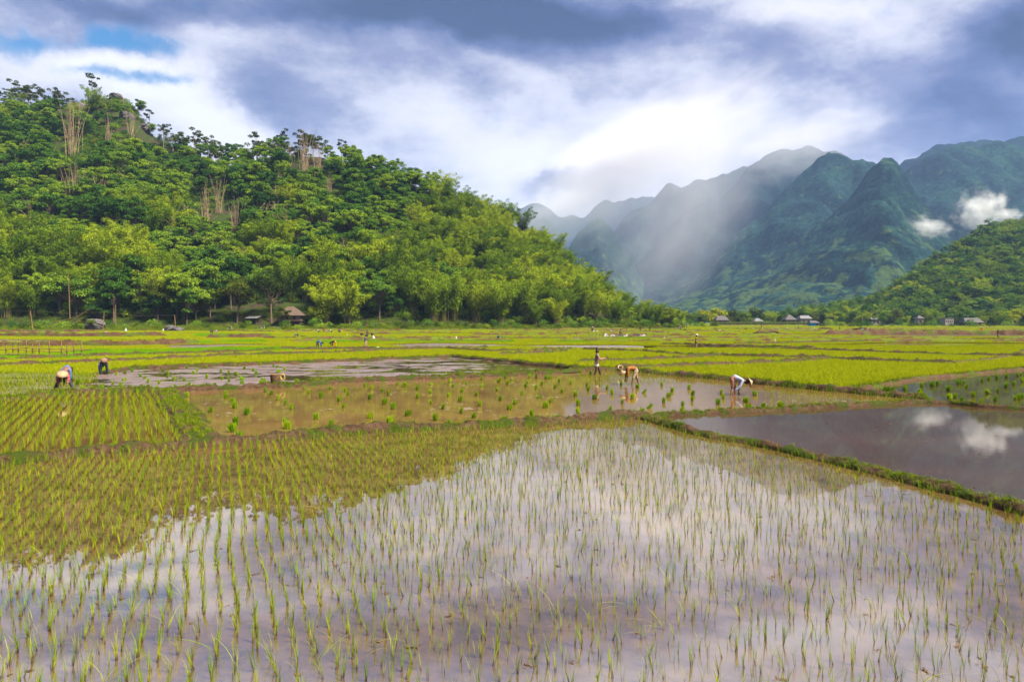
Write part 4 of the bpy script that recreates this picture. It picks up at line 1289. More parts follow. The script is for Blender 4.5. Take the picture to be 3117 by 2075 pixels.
# grass on the bunds
proto_coll('bund_tuft', [blades_mesh('tuft', M_grass, 16, .06, .05, .15, .010, .55, 3, seed=s_) for s_ in (41, 42, 43)] + [blades_mesh('tuft', M_grass, 22, .10, .03, .08, .014, .8, 2, seed=s_) for s_ in (44, 45)])
G = np.concatenate(GRASS_PTS); n = len(G)
scatter('bund_grass', 'bund_tuft', G[:, :3], np.stack([rr.normal(0, .2, n), rr.normal(0, .2, n), rr.random(n) * 6.28], 1), rr.uniform(.55, 1.25, n) * G[:, 3], rr.choice(5, n, p=[.16, .16, .16, .26, .26]), label='short grass and weeds growing on the earth bunds')
# grass on the slope before the wood
n = 9000
pg = rr.uniform(-150, 2080, n); tg = rr.uniform(-.118, .06, n)
X, Y, Z = HL.at(pg, tg)
proto_coll('slope_tuft', [blades_mesh('tuft', M_grass, 40, .55, .25, .7, .06, .5, 2, seed=s_) for s_ in (51, 52)])
scatter('slope_grass', 'slope_tuft', np.stack([X, Y, Z - .05], 1), rr.random(n) * 6.28, rr.uniform(.6, 1.2, n), rr.integers(0, 2, n), label='rough grass on the bank below the wooded hill')

# ------------------------------------------------------------------ people
def cloth(name, a, b=None, kind='plain', scale=20.):
    m, q = material(name)
    p = q.new('ShaderNodeBsdfPrincipled')
    tc = q.new('ShaderNodeTexCoord').outputs['Object']
    x, y, z = q.xyz(tc)
    if kind == 'plain':
        n = q.noise(tc, 9, 4, .6)
        col = q.ramp(n, [(.25, tuple(c * .72 for c in a)), (.75, tuple(min(1, c * 1.2) for c in a))])
    elif kind == 'plaid':
        f1 = q.m('GREATER_THAN', q.m('SINE', q.mul(q.add(x, z), scale)), .25)
        f2 = q.m('GREATER_THAN', q.m('SINE', q.mul(y, scale * 1.3)), .25)
        col = q.mix(q.mul(q.add(f1, f2), .5), a, b)
    else:
        col = q.mix(q.m('GREATER_THAN', q.m('SINE', q.mul(y, scale)), .0), a, b)
    q.put(p.inputs['Base Color'], col)
    p.inputs['Roughness'].default_value = .9
    p.inputs['Specular IOR Level'].default_value = .15
    q.put(q.out.inputs[0], p.outputs[0])
    return m
SK = surface('skin', (.26, .14, .09), .6, .3, 8, .12)
SKD = surface('weathered skin', (.15, .075, .048), .6, .3, 8, .15)
HAIR = surface('black hair', (.012, .009, .008), .5, .3, 30, .4)
EYE = surface('dark eye', (.01, .008, .008), .3, .4)
LIP = surface('lips', (.30, .11, .09), .6, .3)
def hat_mat():
    m, q = material('palm leaf hat')
    p = q.new('ShaderNodeBsdfPrincipled')
    x, y, z = q.xyz(q.new('ShaderNodeTexCoord').outputs['Object'])
    r_ = q.m('SQRT', q.add(q.mul(x, x), q.mul(y, y)))
    ring = q.m('SINE', q.mul(r_, 300))
    ang = q.m('SINE', q.mul(q.m('ARCTAN2', y, x), 40))
    f = q.add(.5, q.add(q.mul(ring, .22), q.mul(ang, .16)))
    q.put(p.inputs['Base Color'], q.ramp(f, [(.1, (.27, .18, .085)), (.9, (.42, .30, .165))]))
    p.inputs['Roughness'].default_value = .6
    q.put(q.out.inputs[0], p.outputs[0])
    return m
M_HAT = hat_mat()
M_HATW = surface('white hat', (.40, .36, .30), .6, .3, 14, .1)

def skin_mesh(name, verts, edges, radii, sub=1):
    me = bpy.data.meshes.new(name)
    me.from_pydata(verts, edges, [])
    o = bpy.data.objects.new(name, me)
    COL.objects.link(o)
    md = o.modifiers.new('s', 'SKIN'); md.use_smooth_shade = True; md.branch_smoothing = .4
    for i, r_ in enumerate(radii):
        me.skin_vertices[0].data[i].radius = (r_, r_) if not isinstance(r_, tuple) else r_
        me.skin_vertices[0].data[i].use_root = (i == 0)
    if sub:
        o.modifiers.new('u', 'SUBSURF').levels = sub
    dg = bpy.context.evaluated_depsgraph_get()
    res = bpy.data.meshes.new_from_object(o.evaluated_get(dg))
    res.name = name
    bpy.data.objects.remove(o, do_unlink=True)
    return res

V_ = Vector
def pose_joints(kind, **k):
    """joints of a figure that faces +X; feet at z = 0"""
    J = {}
    sp = k.get('spread', .13); fx = k.get('fore', .0); hz = k.get('hip', .84)
    if kind == 'bend':
        a = R(k.get('angle', -8)); yaw = R(k.get('twist', 0))
        P = V_((-.12, 0, hz)); d = V_((math.cos(a) * math.cos(yaw), math.cos(a) * math.sin(yaw), math.sin(a)))
        J['pelvis'] = P; J['waist'] = P + d * .17 + V_((0, 0, .045)); J['chest'] = P + d * .36 + V_((0, 0, .035)); J['neck'] = P + d * .52
        hd = R(k.get('head', -30))
        J['head'] = J['neck'] + V_((math.cos(hd) * math.cos(yaw), math.cos(hd) * math.sin(yaw), math.sin(hd))) * .15
        J['crown'] = J['neck'] + V_((math.cos(hd) * math.cos(yaw), math.cos(hd) * math.sin(yaw), math.sin(hd))) * .27
        side = V_((-math.sin(yaw), math.cos(yaw), 0))
        for s, n in ((1, 'L'), (-1, 'R')):
            sh = J['chest'] + d * .08 + side * .18 * s - V_((0, 0, .01)); J['sh' + n] = sh
            rx = k.get('reach' + n, .02)
            el = sh + V_((rx * .4, 0, -.27)) + side * .03 * s; J['el' + n] = el
            J['wr' + n] = V_((el.x + rx * .8, el.y - side.y * .04 * s, max(.10, el.z - .25))); J['ha' + n] = J['wr' + n] + V_((.02, 0, -.085))
    else:
        ln = R(k.get('lean', 0)); d = V_((math.sin(ln), 0, math.cos(ln)))
        P = V_((0, 0, hz)); J['pelvis'] = P; J['waist'] = P + d * .18; J['chest'] = P + d * .38; J['neck'] = P + d * .54
        hd = d + V_((k.get('headfwd', .05), 0, 0))
        J['head'] = J['neck'] + hd * .12; J['crown'] = J['neck'] + hd * .245
        for s, n in ((1, 'L'), (-1, 'R')):
            sh = J['chest'] + d * .10 + V_((0, .17 * s, 0)); J['sh' + n] = sh
            arm = k.get('arm' + n, (.0, -.28, .06, -.25))
            el = sh + V_((arm[0], .04 * s, arm[1])); J['el' + n] = el
            J['wr' + n] = el + V_((arm[2], k.get('inn', 0) * -s, arm[3])); dd = (J['wr' + n] - el).normalized(); J['ha' + n] = J['wr' + n] + dd * .085
    for s, n in ((1, 'L'), (-1, 'R')):
        J['hip' + n] = J['pelvis'] + V_((0, .085 * s, -.05))
        ft = V_((J['pelvis'].x + .05 + fx * s * .5, sp * s, .03)); kn = (J['hip' + n] + ft) / 2 + V_((k.get('knee', .05), 0, .02))
        J['kn' + n] = kn; J['an' + n] = ft; J['to' + n] = ft + V_((.17, .02 * s, -.03))
    return J

def chainmesh(name, J, chain, rad, sub=1, fingers=False, grow=0.0):
    names = []; edges = []
    for seq in chain:
        for a, b in zip(seq[:-1], seq[1:]):
            for q in (a, b):
                if q not in names: names.append(q)
            edges.append((names.index(a), names.index(b)))
    verts = [tuple(J[q]) for q in names]; rr_ = [(rad[q[:-1]] if q[-1] in 'LR' and q[:-1] in rad else rad[q]) for q in names]
    rr_ = [tuple(x + grow for x in q) if isinstance(q, tuple) else q + grow for q in rr_]
    if fingers:
        for n, s in (('L', 1), ('R', -1)):
            w_, h_ = J['wr' + n], J['ha' + n]
            d = (h_ - w_).normalized(); sd_ = d.cross(V_((0, 1, 0))).normalized() if abs(d.y) < .9 else V_((1, 0, 0))
            nrm = d.cross(sd_)
            hi = names.index('ha' + n)
            for i, ln in enumerate((.068, .078, .072, .056)):
                b = h_ + sd_ * (i - 1.5) * .020
                p1 = b + d * ln * .55; p2 = b + d * ln + nrm * .022 * s
                o = len(verts); verts += [tuple(b + d * .012), tuple(p1), tuple(p2)]; rr_ += [.0095, .0088, .0075]
                edges += [(hi, o), (o, o + 1), (o + 1, o + 2)]
            b = w_ + d * .035 + sd_ * -.035
            o = len(verts); verts += [tuple(b), tuple(b + d * .04 - sd_ * .018)]; rr_ += [.012, .009]
            edges += [(hi, o), (o, o + 1)]
    return skin_mesh(name, verts, edges, rr_, sub)

RAD = dict(pelvis=(.125, .145), waist=(.105, .125), chest=(.115, .15), neck=.052, head=(.088, .095), crown=(.06, .065), sh=.058, el=.040, wr=.030, ha=(.024, .040), hip=.088, kn=.058, an=.040, to=.032)
TORSO = ['pelvis', 'waist', 'chest', 'neck', 'head', 'crown']
def figure_meshes(J, fingers, sleeve='long', trouser='long'):
    body = chainmesh('body', J, [TORSO] + [['chest', 'sh' + n, 'el' + n, 'wr' + n, 'ha' + n] for n in 'LR'] + [['pelvis', 'hip' + n, 'kn' + n, 'an' + n, 'to' + n] for n in 'LR'], RAD, 1, fingers)
    JS = dict(J)
    for n in 'LR':
        JS['cu' + n] = J['el' + n].lerp(J['wr' + n], .75); JS['us' + n] = J['sh' + n].lerp(J['el' + n], .5); JS['shin' + n] = J['kn' + n].lerp(J['an' + n], .8); JS['be' + n] = J['kn' + n].lerp(J['an' + n], .25); JS['ab' + n] = J['hip' + n].lerp(J['kn' + n], .7)
    JS['collar'] = J['chest'].lerp(J['neck'], .7); JS['hem'] = J['pelvis'].lerp(J['waist'], .25)
    RS = dict(RAD, cu=.036, us=.050, shin=.046, be=.062, ab=.082, collar=.07, hem=(.13, .15))
    arm = {'long': ['sh', 'el', 'cu'], 'short': ['sh', 'us'], 'none': ['sh']}[sleeve]
    shirt = chainmesh('shirt', JS, [['hem', 'waist', 'chest', 'collar']] + [['chest'] + [a + n for a in arm] for n in 'LR'], RS, 1, False, .016)
    leg = {'long': ['hip', 'kn', 'shin'], 'rolled': ['hip', 'kn', 'be'], 'short': ['hip', 'ab']}[trouser]
    JS['belt'] = J['pelvis'].lerp(J['waist'], .35)
    RS['belt'] = (.115, .135)
    tr = chainmesh('trousers', JS, [['pelvis', 'belt']] + [['pelvis'] + [a + n for a in leg] for n in 'LR'], RS, 1, False, .014)
    return body, shirt, tr

def hat_mesh(r=.23, h=.15, bowl=False):
    return MB().lathe([(.004, h), (.05, h * .78), (r * .55, h * .42), (r, 0), (r * .985, -.006), (r * .53, h * .37), (.05, h * .70), (.004, h * .9)], 24).mesh('conical_hat', M_HAT, True)
HATM = hat_mesh()
FIG = {}
def fig(key, pose, fingers=True, sleeve='long', trouser='long', **kw):
    J = pose_joints(pose, **kw)
    FIG[key] = (J, figure_meshes(J, fingers, sleeve, trouser))
fig('plaid', 'bend', hip=.88, spread=.40, angle=2, head=0, reachL=.10, reachR=.06, twist=0)
fig('behind', 'bend', hip=.98, spread=.18, angle=-20, head=-45)
fig('away', 'bend', hip=.90, spread=.20, angle=-22, head=-35, reachL=-.05, reachR=-.02)
fig('orange', 'bend', hip=.80, spread=.20, fore=.42, angle=4, head=-50, reachL=.04, reachR=.06, trouser='rolled')
fig('blue', 'bend', hip=.80, spread=.14, fore=.26, angle=-18, head=-12, reachL=-.08, reachR=-.34, trouser='rolled')
fig('walk', 'stand', hip=.80, spread=.10, fore=.42, lean=3, sleeve='short', armL=(.12, -.24, .26, .02), armR=(.08, -.26, .28, .03), inn=.06, headfwd=.1)
fig('hoe', 'stand', hip=.82, spread=.10, fore=.10, lean=8, sleeve='short', trouser='short', armL=(.10, -.26, .18, -.10), armR=(.05, -.27, .20, -.14), inn=.08)
fig('stoop', 'bend', False, hip=.84, spread=.15, fore=.2, angle=-10, head=-30)
fig('stoopb', 'bend', False, hip=.80, spread=.15, fore=.25, angle=-22, head=-35, trouser='rolled')
fig('stand', 'stand', False, hip=.86, spread=.11, fore=.12, lean=4)
fig('stride', 'stand', False, hip=.84, spread=.11, fore=.5, lean=6, trouser='rolled', sleeve='short', armL=(-.06, -.27, .10, -.22), armR=(.10, -.27, .16, -.18))
fig('carry', 'stand', False, hip=.84, spread=.10, fore=.15, lean=2, armL=(.02, -.2, .12, .16), armR=(.0, -.28, .05, -.25))
PERSON_BASE = {}

def person(key, label, loc, face, shirt, trousers, skin=None, hat=None, hair=True, scale=1.0, sink=.06, group=None, hat_tilt=None, hat_scale=1.0):
    """face = heading in degrees, 0 towards +X (right in the photo), 90 away from the camera"""
    J, (bm_, sm, tm) = FIG[key]
    skin = skin or SKD
    def with_mat(o, m):
        if not o.data.materials:
            o.data.materials.append(m)
        o.material_slots[0].link = 'OBJECT'; o.material_slots[0].material = m
        return o
    p = link('person', bm_, (loc[0], loc[1], loc[2] - sink), R(face), None, scale, label=label, category='person', group=group)
    with_mat(p, skin)
    with_mat(link('shirt', sm, parent=p), shirt)
    with_mat(link('trousers', tm, parent=p), trousers)
    up = (J['crown'] - J['neck']).normalized()
    q = V_((0, 0, 1)).rotation_difference(up)
    if hair:
        hm = MB().lathe([(.002, .118), (.05, .110), (.088, .07), (.104, .01), (.102, -.05), (.07, -.09)], 12).mesh('hair', HAIR, True)
        o = link('hair', hm, J['head'] + up * .01 - V_((.012, 0, 0)), tuple(q.to_euler()), p)
    if hat is not None:
        qt = q if hat_tilt is None else V_((0, 0, 1)).rotation_difference(V_(hat_tilt).normalized())
        o = link('conical_hat', HATM, J['crown'] - up * .03, tuple(qt.to_euler()), p, hat_scale)
        if hat is not M_HAT:
            with_mat(o, hat)
    return p

def at(px_, py_, z=0.0):
    return ground(px_, py_, z)

C = lambda n, c, **k: cloth(n, c, **k)
c_plaid = cloth('red plaid cloth', (.26, .018, .03), (.38, .20, .20), 'plaid', 60)
c_blue = C('faded blue cloth', (.08, .125, .28)); c_black = C('black cloth', (.018, .018, .022)); c_dkblue = C('dark blue cloth', (.03, .05, .11)); c_char = C('charcoal cloth', (.05, .05, .058))
c_teal = C('dark green trousers cloth', (.012, .03, .032)); c_orange = C('rust orange cloth', (.25, .10, .02)); c_khaki = C('khaki cloth', (.29, .225, .15)); c_lblue = C('pale blue cloth', (.29, .35, .50)); c_pink = C('rust pink cloth', (.21, .10, .075))
c_grey = C('grey cloth', (.13, .12, .14)); c_brown = C('brown cloth', (.07, .04, .035)); c_yellow = C('yellow cloth', (.42, .27, .006)); c_white = C('white cloth', (.38, .38, .39)); c_red = C('red cloth', (.40, .012, .012)); c_turq = C('turquoise cloth', (.02, .36, .50))
c_lil = C('lilac cloth', (.20, .14, .28)); c_vest = C('blue cloth', (.03, .09, .32)); c_org = C('orange cloth', (.80, .13, .01)); c_stripe = cloth('blue and white cloth', (.06, .10, .34), (.46, .47, .52), 'stripe', 42); c_tan = C('tan cloth', (.36, .25, .17))

# the planters close to the camera
p = person('plaid', 'person in red plaid shirt bent low under a conical straw hat, facing the camera', at(194, 1194), -62, c_plaid, c_char, hat=M_HAT, scale=1.0, hat_tilt=(.55, .12, .75), hat_scale=1.0)
person('behind', 'person in faded blue shirt bending behind the red plaid planter', at(205, 1176), -70, c_blue, c_black, scale=1.0)
p = person('away', 'person in lilac shirt and dark trousers bending with the back to the camera', at(316, 1142), 128, c_lil, c_teal)
pad = MB().lathe([(.0, .07), (.10, .06), (.17, .0), (.16, -.05), (.10, -.07), (0, -.075)], 16)
o = pad.obj('waist_pouch', C('brown hemp cloth', (.20, .12, .085)), p, (-.17, 0, .93), (0, R(-55), 0), True)
p = person('orange', 'person in rust orange shirt and khaki shorts bending to plant beside the bund', at(1930, 1170), 180, c_orange, c_khaki, hat=M_HAT, hat_tilt=(.35, .15, .55))
p = person('blue', 'person in pale blue shirt and pink trousers bending right under a conical hat', at(2236, 1201), -4, c_lblue, c_pink, skin=SK, hat=M_HAT, hat_tilt=(.92, 0, .30), hat_scale=1.0)
p = person('walk', 'person with black topknot in grey shirt and blue white shorts walking right', at(1816, 1143), 5, c_grey, c_brown, skin=SK, sink=.08)
J = FIG['walk'][0]
jj = {q: J[q] for q in J}
RS = dict(RAD, ab=.086)
for n in 'LR': jj['ab' + n] = J['hip' + n].lerp(J['kn' + n], .62)
jj['belt'] = J['pelvis'].lerp(J['waist'], .5); RS['belt'] = (.115, .135)
sh_m = chainmesh('shorts', jj, [['pelvis', 'belt'], ['pelvis', 'hipL', 'abL'], ['pelvis', 'hipR', 'abR']], RS, 1, False, .034)
sh_m.materials.append(c_stripe)
link('shorts', sh_m, parent=p)
MB().lathe([(0, .09), (.02, .085), (.05, .05), (.052, .0), (.03, -.035)], 10).obj('topknot', HAIR, p, J['crown'] + V_((-.05, 0, .03)), (0, R(-18), 0), True)
MB().lathe([(0, .02), (.012, .01), (.016, -.01), (.012, -.02)], 8).obj('nose', SK, p, J['head'] + V_((.098, 0, .0)), 0, True)
for s in (1, -1):
    MB().lathe([(0, .008), (.009, 0), (0, -.008)], 8).obj('eye', EYE, p, J['head'] + V_((.088, .034 * s, .022)), 0, True)
    MB().lathe([(0, .03), (.014, .015), (.012, -.02), (0, -.03)], 8).obj('ear', SK, p, J['head'] + V_((.0, .098 * s, .0)), 0, True)
MB().box((0, 0, 0), (.012, .045, .012)).obj('mouth', LIP, p, J['head'] + V_((.09, 0, -.045)))
p = person('hoe', 'person in yellow shirt and black shorts hoeing under a straw hat', at(2118, 1059), -15, c_yellow, c_black, hat=M_HATW, skin=SK)
hp = V_(p.location)
h = empty('hoe', (hp.x + .42, hp.y - .05, 0), R(-10), label='long handled hoe held by the person in the yellow shirt', category='hoe')
MB().tube([(-.25, 0, 1.05), (.62, 0, .05)], .022, 6).obj('handle', M_pole, h)
MB().box((.66, 0, .0), (.16, .14, .02), Matrix.Rotation(R(50), 3, 'Y')).obj('blade', surface('hoe iron', (.09, .08, .075), .5, .5, 20, .3), h)

# people further off, photo coordinates of their feet
FAR = [
    ('stoop', 'person in blue top bending left of the yellow trousered planter', 968, 1060, 0, c_vest, c_char, None), ('stoop', 'person in black top and bright yellow trousers bending', 1018, 1060, 170, c_black, c_yellow, None),
    ('stand', 'person in dark shirt and brown trousers standing below the basket carrier', 1114, 1060, 165, c_dkblue, c_tan, None), ('stoopb', 'person in grey clothes bent beside two dark pans', 905, 1028, 180, c_grey, c_char, None),
    ('stoop', 'first white shirted person from the left of the planting row', 970, 1014, 180, c_white, c_black, None), ('stand', 'person in red top standing in the planting row', 985, 1013, 10, c_red, c_black, None), ('stoop', 'person in grey bending right beside the red topped one', 992, 1013, 0, c_tan, c_tan, None),
    ('stoop', 'white shirted person third in the planting row', 1009, 1014, 180, c_white, c_black, None), ('stoop', 'rightmost of the planting row, bending with a straw hat', 1032, 1014, -10, c_dkblue, c_black, M_HAT),
    ('stoop', 'person in white shirt and red trousers bending before the terrace bank', 326, 1021, 180, c_white, c_red, None), ('stoop', 'person in dark shirt bending at the hill foot beside the pale one', 646, 1016, 180, c_dkblue, c_black, None), ('stoop', 'person in pale pink shirt bending at the hill foot', 657, 1015, 0, c_white, c_tan, None),
    ('stand', 'person in light shirt standing next to the parked motorbike', 680, 993, 90, c_tan, c_brown, None), ('stoopb', 'person in bright turquoise jacket bending away', 1518, 1037, 90, c_turq, c_black, None), ('stand', 'man in brown jacket and dark cap standing before the white netting', 1889, 1029, 95, c_brown, c_black, None),
    ('stand', 'person in white conical hat at the far fence', 1803, 1014, -90, c_char, c_black, M_HATW), ('stand', 'person in dark clothes standing behind the netting on the bank', 1949, 1010, -80, c_black, c_char, None), ('stand', 'person in black walking with a green load on the head', 1978, 1008, -90, c_black, c_black, None),
    ('stand', 'person in pink and grey standing far off near the wood tip', 2072, 1007, 90, c_lil, c_pink, M_HATW), ('stoop', 'dark person bending far off near the wood tip', 2087, 1009, 180, c_black, c_black, None), ('stoop', 'white capped person bending far off by the wood tip', 2056, 1004, 0, c_white, c_char, None), ('stand', 'tiny standing person at the far field edge', 2090, 999, 90, c_tan, c_black, None),
    ('stand', 'small standing person left of the tiny field edge one', 2067, 999, 90, c_char, c_tan, M_HATW),
    ('stoop', 'white backed planter in front of the corn, first from left', 2251, 1005, 0, c_white, c_char, None), ('stoop', 'dark planter with red scarf second from left before the corn', 2272, 1006, 180, c_dkblue, c_red, None), ('stand', 'grey person standing before the corn strip', 2318, 1001, 90, c_char, c_black, None), ('stoop', 'white planter third from left before the corn', 2319, 1006, 60, c_white, c_tan, None),
    ('stoop', 'white shirted planter fourth from left before the corn', 2367, 1006, 180, c_white, c_char, None), ('stoop', 'planter in grey white fifth from left before the corn', 2398, 1007, 180, c_white, c_grey, None), ('stand', 'tall person in white shirt standing before the pyramid roofed house', 2431, 1003, 90, c_white, c_black, None), ('stoop', 'person in pale pink bending beside the tall white shirted one', 2437, 1005, 0, c_pink, c_tan, None),
    ('stoop', 'white backed planter right of the blue hut', 2480, 1007, 180, c_white, c_char, None), ('stoop', 'straw hatted planter right of the blue hut', 2496, 1008, 0, c_tan, c_pink, M_HAT), ('stoop', 'black and white bent planter in front of the red bank', 2543, 1019, 0, c_black, c_black, M_HATW), ('stoop', 'planter in white and turquoise before the bushy mound', 2625, 1008, 0, c_turq, c_white, None), ('stoop', 'planter in white and dark red right of the bushy mound', 2643, 1008, 180, c_white, c_red, None),
    ('stand', 'small person standing alone right of the first mound', 2556, 1005, 90, c_tan, c_brown, None), ('stand', 'person in orange shirt and yellow skirt at the right field edge', 2989, 1015, 90, c_org, c_yellow, M_HATW), ('stride', 'man in black shirt and grey shorts walking along the right rice fields', 3037, 1031, -20, c_black, c_grey, None), ('stoopb', 'person in grey and black bending at the far right', 3063, 1016, 90, c_grey, c_black, None), ('stoopb', 'dark bent person left of the orange shirted one', 2945, 1016, 180, c_dkblue, c_black, None),
]
for key, lb, px_, py_, fc, a, b_, ht in FAR:
    person(key, lb, at(px_, py_), fc, a, b_, hat=ht, sink=.05)
pos = on_hill(1116, -.06)
person('stand', 'person in pink shirt at the edge of the wood above the basket carrier', pos, 90, c_lil, c_red, sink=0)

# basket carrier
cp = at(1118, 1031)
person('carry', 'man in dark clothes carrying two baskets on a shoulder pole', cp, 100, c_char, c_dkblue)
MB().tube([(-.95, 0, 1.36), (-.4, 0, 1.40), (0, 0, 1.42), (.4, 0, 1.40), (.95, 0, 1.36)], .025, 6).obj('carrying_pole', M_pole, None, (cp.x, cp.y + .06, 0), 0, label='bamboo pole across the shoulder of the basket carrier', category='pole')
M_bask = surface('woven basket', (.11, .062, .035), .85, .2, 25, .4, .6, 60)
def basket(loc, r, h, label, strap=False):
    t = empty('basket', loc, 0, label=label, category='basket')
    MB().lathe([(0, 0), (r * .72, 0), (r * .8, h * .1), (r * .95, h * .6), (r, h), (r * .94, h), (r * .9, h * .6), (r * .7, h * .06), (0, h * .05)], 20).obj('woven_body', M_bask, t)
    MB().lathe([(r * .97, h - .02), (r * 1.04, h), (r * .97, h + .02), (r * .93, h)], 20).obj('rim', M_pole, t)
    return t
for s, lb in ((-1, 'left hanging basket of the shoulder pole carrier'), (1, 'right hanging basket of the shoulder pole carrier')):
    t = basket((cp.x + .93 * s, cp.y + .06, .60), .34, .42, lb)
    for q in (-1, 1):
        MB().tube([(.30 * q, 0, .42), (0, 0, .78)], .012, 4).obj('sling_cord', M_pole, t)
# basket with yellow rope on the bund
bp = at(838, 1174)
t = basket((bp.x, bp.y, .05), .24, .50, 'tall brown back basket with yellow rope standing on the bund')
rope = MB()
for i, (r0, c0) in enumerate(((.14, .30), (.11, .27), (.16, .24))):
    rope.tube([(.24 + r0 * .9 * math.cos(a) * .8 + .1, .02 * i, c0 + .1 + r0 * math.sin(a)) for a in np.linspace(0, 6.28, 14)], .012, 5)
rope.obj('rope', surface('yellow rope', (.55, .36, .09), .7, .2, 30, .2), t)
MB().tube([(-.05, -.24, .03), (.10, -.25, .28), (.24, -.1, .42)], .012, 5).obj('strap', M_culm, t)
# winnowing bowl on the bund behind the orange shirted planter
wp = at(1889, 1128, .2)
t = empty('winnowing_bowl', (wp.x, wp.y, .42), 0, label='shallow pale bowl with dark contents and a wooden handle on the bund', category='bowl')
t.scale = (.74,) * 3
rt_ = Matrix.Rotation(R(48), 3, 'X')
MB().lathe([(0, -.09), (.10, -.085), (.18, -.04), (.215, .02), (.205, .022), (.17, -.03), (.09, -.07), (0, -.075)], 20, rot=rt_).obj('dish', M_HAT, t, smooth=True)
MB().lathe([(0, -.02), (.08, -.025), (.14, -.045), (.10, -.07), (0, -.078)], 12, rot=rt_).obj('contents', surface('dark seed', (.03, .016, .014), .8, .2, 40, .5), t, smooth=True)
MB().tube([(.15, -.02, -.13), (.55, .02, -.22)], .022, 6).obj('handle', M_pole, t)
for q in (-.12, .12):
    MB().tube([(q, .03, -.06), (q, .05, -.32)], .02, 5).obj('leg', M_pole, t)

# ------------------------------------------------------------------ rice seedling bundles
BUN = []
for s_, (n, sp, h) in enumerate([(70, .062, .24), (60, .052, .25), (90, .085, .23), (55, .05, .22), (75, .065, .26)]):
    BUN.append(blades_mesh('seedling_bundle', M_bundle, n, sp, h * .72, h, .016, .14, 3, seed=60 + s_))
Z2 = lambda x, y: (700 + .3396 * x, 950 + .3396 * y)
Z1 = lambda x, y: (.3396 * x, 900 + .3396 * y)
Z3 = lambda x, y: (1500 + .3396 * x, 950 + .3396 * y)
Z4 = lambda x, y: (2200 + .3892 * x, 900 + .3892 * y)
Z5 = lambda x, y: (2600 + .2194 * x, 1080 + .2194 * y)
SILT = [Z2(*q) for q in [(320, 715), (370, 740), (428, 785), (500, 828), (555, 872), (38, 805), (40, 860), (155, 920), (480, 980), (510, 1042), (507, 1122), (50, 1005), (28, 1070), (100, 1150), (665, 698), (713, 732), (775, 962), (820, 768), (905, 1018), (1005, 1083), (912, 690), (980, 800), (1020, 855), (1030, 715), (1062, 745), (1212, 668), (1268, 692), (1255, 780), (1258, 950), (1362, 718), (1420, 748), (1383, 828), (1465, 868), (1437, 993), (1530, 1055), (1502, 652), (1563, 668), (1593, 928), (1680, 697), (1680, 772), (1792, 652), (1810, 725), (1803, 825), (1843, 970), (1910, 870), (1962, 1033), (1968, 628), (1997, 672), (2118, 648), (2080, 718), (2065, 802), (2070, 908), (2182, 948), (2213, 750), (2240, 845), (2257, 610), (2257, 668), (1965, 755)]]
SILT += [Z1(*q) for q in [(1680, 908), (2025, 880), (2028, 920), (2095, 955), (2100, 1008), (1893, 1045), (2215, 1065), (2108, 1155), (2085, 1220), (2160, 1295)]]
SILT += [Z3(*q) for q in [(45, 705), (50, 628), (113, 592), (172, 610), (135, 648), (332, 588), (322, 635), (297, 672), (258, 745), (68, 795), (148, 872), (200, 825), (97, 1000), (390, 690), (392, 590), (437, 655), (415, 775), (472, 855), (520, 808), (355, 928), (478, 602), (513, 598), (578, 978), (558, 682), (595, 628), (620, 722), (702, 645), (742, 755), (767, 835), (765, 905), (842, 665), (857, 705), (787, 540), (875, 565), (915, 780), (958, 660), (1025, 690), (1070, 735), (1055, 883), (1030, 958), (1150, 655), (1160, 820), (1297, 678), (1255, 775), (1345, 725), (1388, 862), (1340, 920), (1515, 660), (1610, 710), (1575, 758), (1533, 810), (1702, 840), (1700, 905), (1760, 690), (1790, 742), (1790, 795), (2047, 727), (2068, 775), (2023, 828), (2030, 888), (2272, 810), (2287, 872), (2345, 745)]]
SILT += [Z4(*q) for q in [(255, 780), (183, 835), (317, 872), (450, 875)]]
MUDB = [Z2(*q) for q in [(42, 488), (130, 515), (55, 568), (103, 600), (110, 645), (212, 530), (236, 552), (270, 478), (305, 618), (272, 655), (388, 490), (424, 503), (430, 540), (485, 522), (600, 635), (785, 630), (908, 625)]]
MUDB += [Z1(*q) for q in [(1043, 715), (1185, 685), (1200, 660), (1257, 730), (1115, 700), (1112, 765), (1010, 798), (918, 832), (1083, 820), (1025, 865), (985, 870), (735, 850), (1300, 750), (1328, 780), (1365, 835), (1428, 795), (1408, 845), (1460, 678), (1503, 705), (1500, 740), (1557, 760), (1573, 838), (1650, 770), (1695, 810), (1752, 838), (1673, 655), (1737, 705), (1770, 680), (1847, 648), (1855, 740), (1922, 815), (1982, 685), (1992, 755), (2050, 775), (2048, 698), (2010, 815), (2117, 715), (2165, 755), (2172, 795), (2195, 663), (2103, 635), (2275, 675), (2297, 705), (2335, 810), (2335, 625)]]
SEEDB = [Z5(*q) for q in [(55, 530), (320, 540), (370, 538), (430, 505), (470, 505), (520, 490), (710, 490), (940, 450), (945, 560), (925, 540), (930, 590), (1085, 440), (1163, 418), (1312, 500), (1450, 405), (1525, 405), (1557, 460), (1780, 372), (1868, 345), (1985, 332), (2118, 318), (2110, 450), (2223, 420), (1880, 540), (1985, 510), (1660, 575), (1405, 600), (1325, 605), (1485, 645), (1765, 680), (1960, 640), (2240, 620), (2290, 620), (2345, 590), (2270, 300), (2320, 285), (2335, 375)]]
MARK = [(1816, 1143, 'the walking person with the topknot'), (1930, 1170, 'the orange shirted planter'), (2236, 1201, 'the pale blue shirted planter'), (194, 1194, 'the red plaid planter'), (316, 1142, 'the lilac shirted planter'), (838, 1174, 'the brown basket')]
rbn = np.random.default_rng(77)
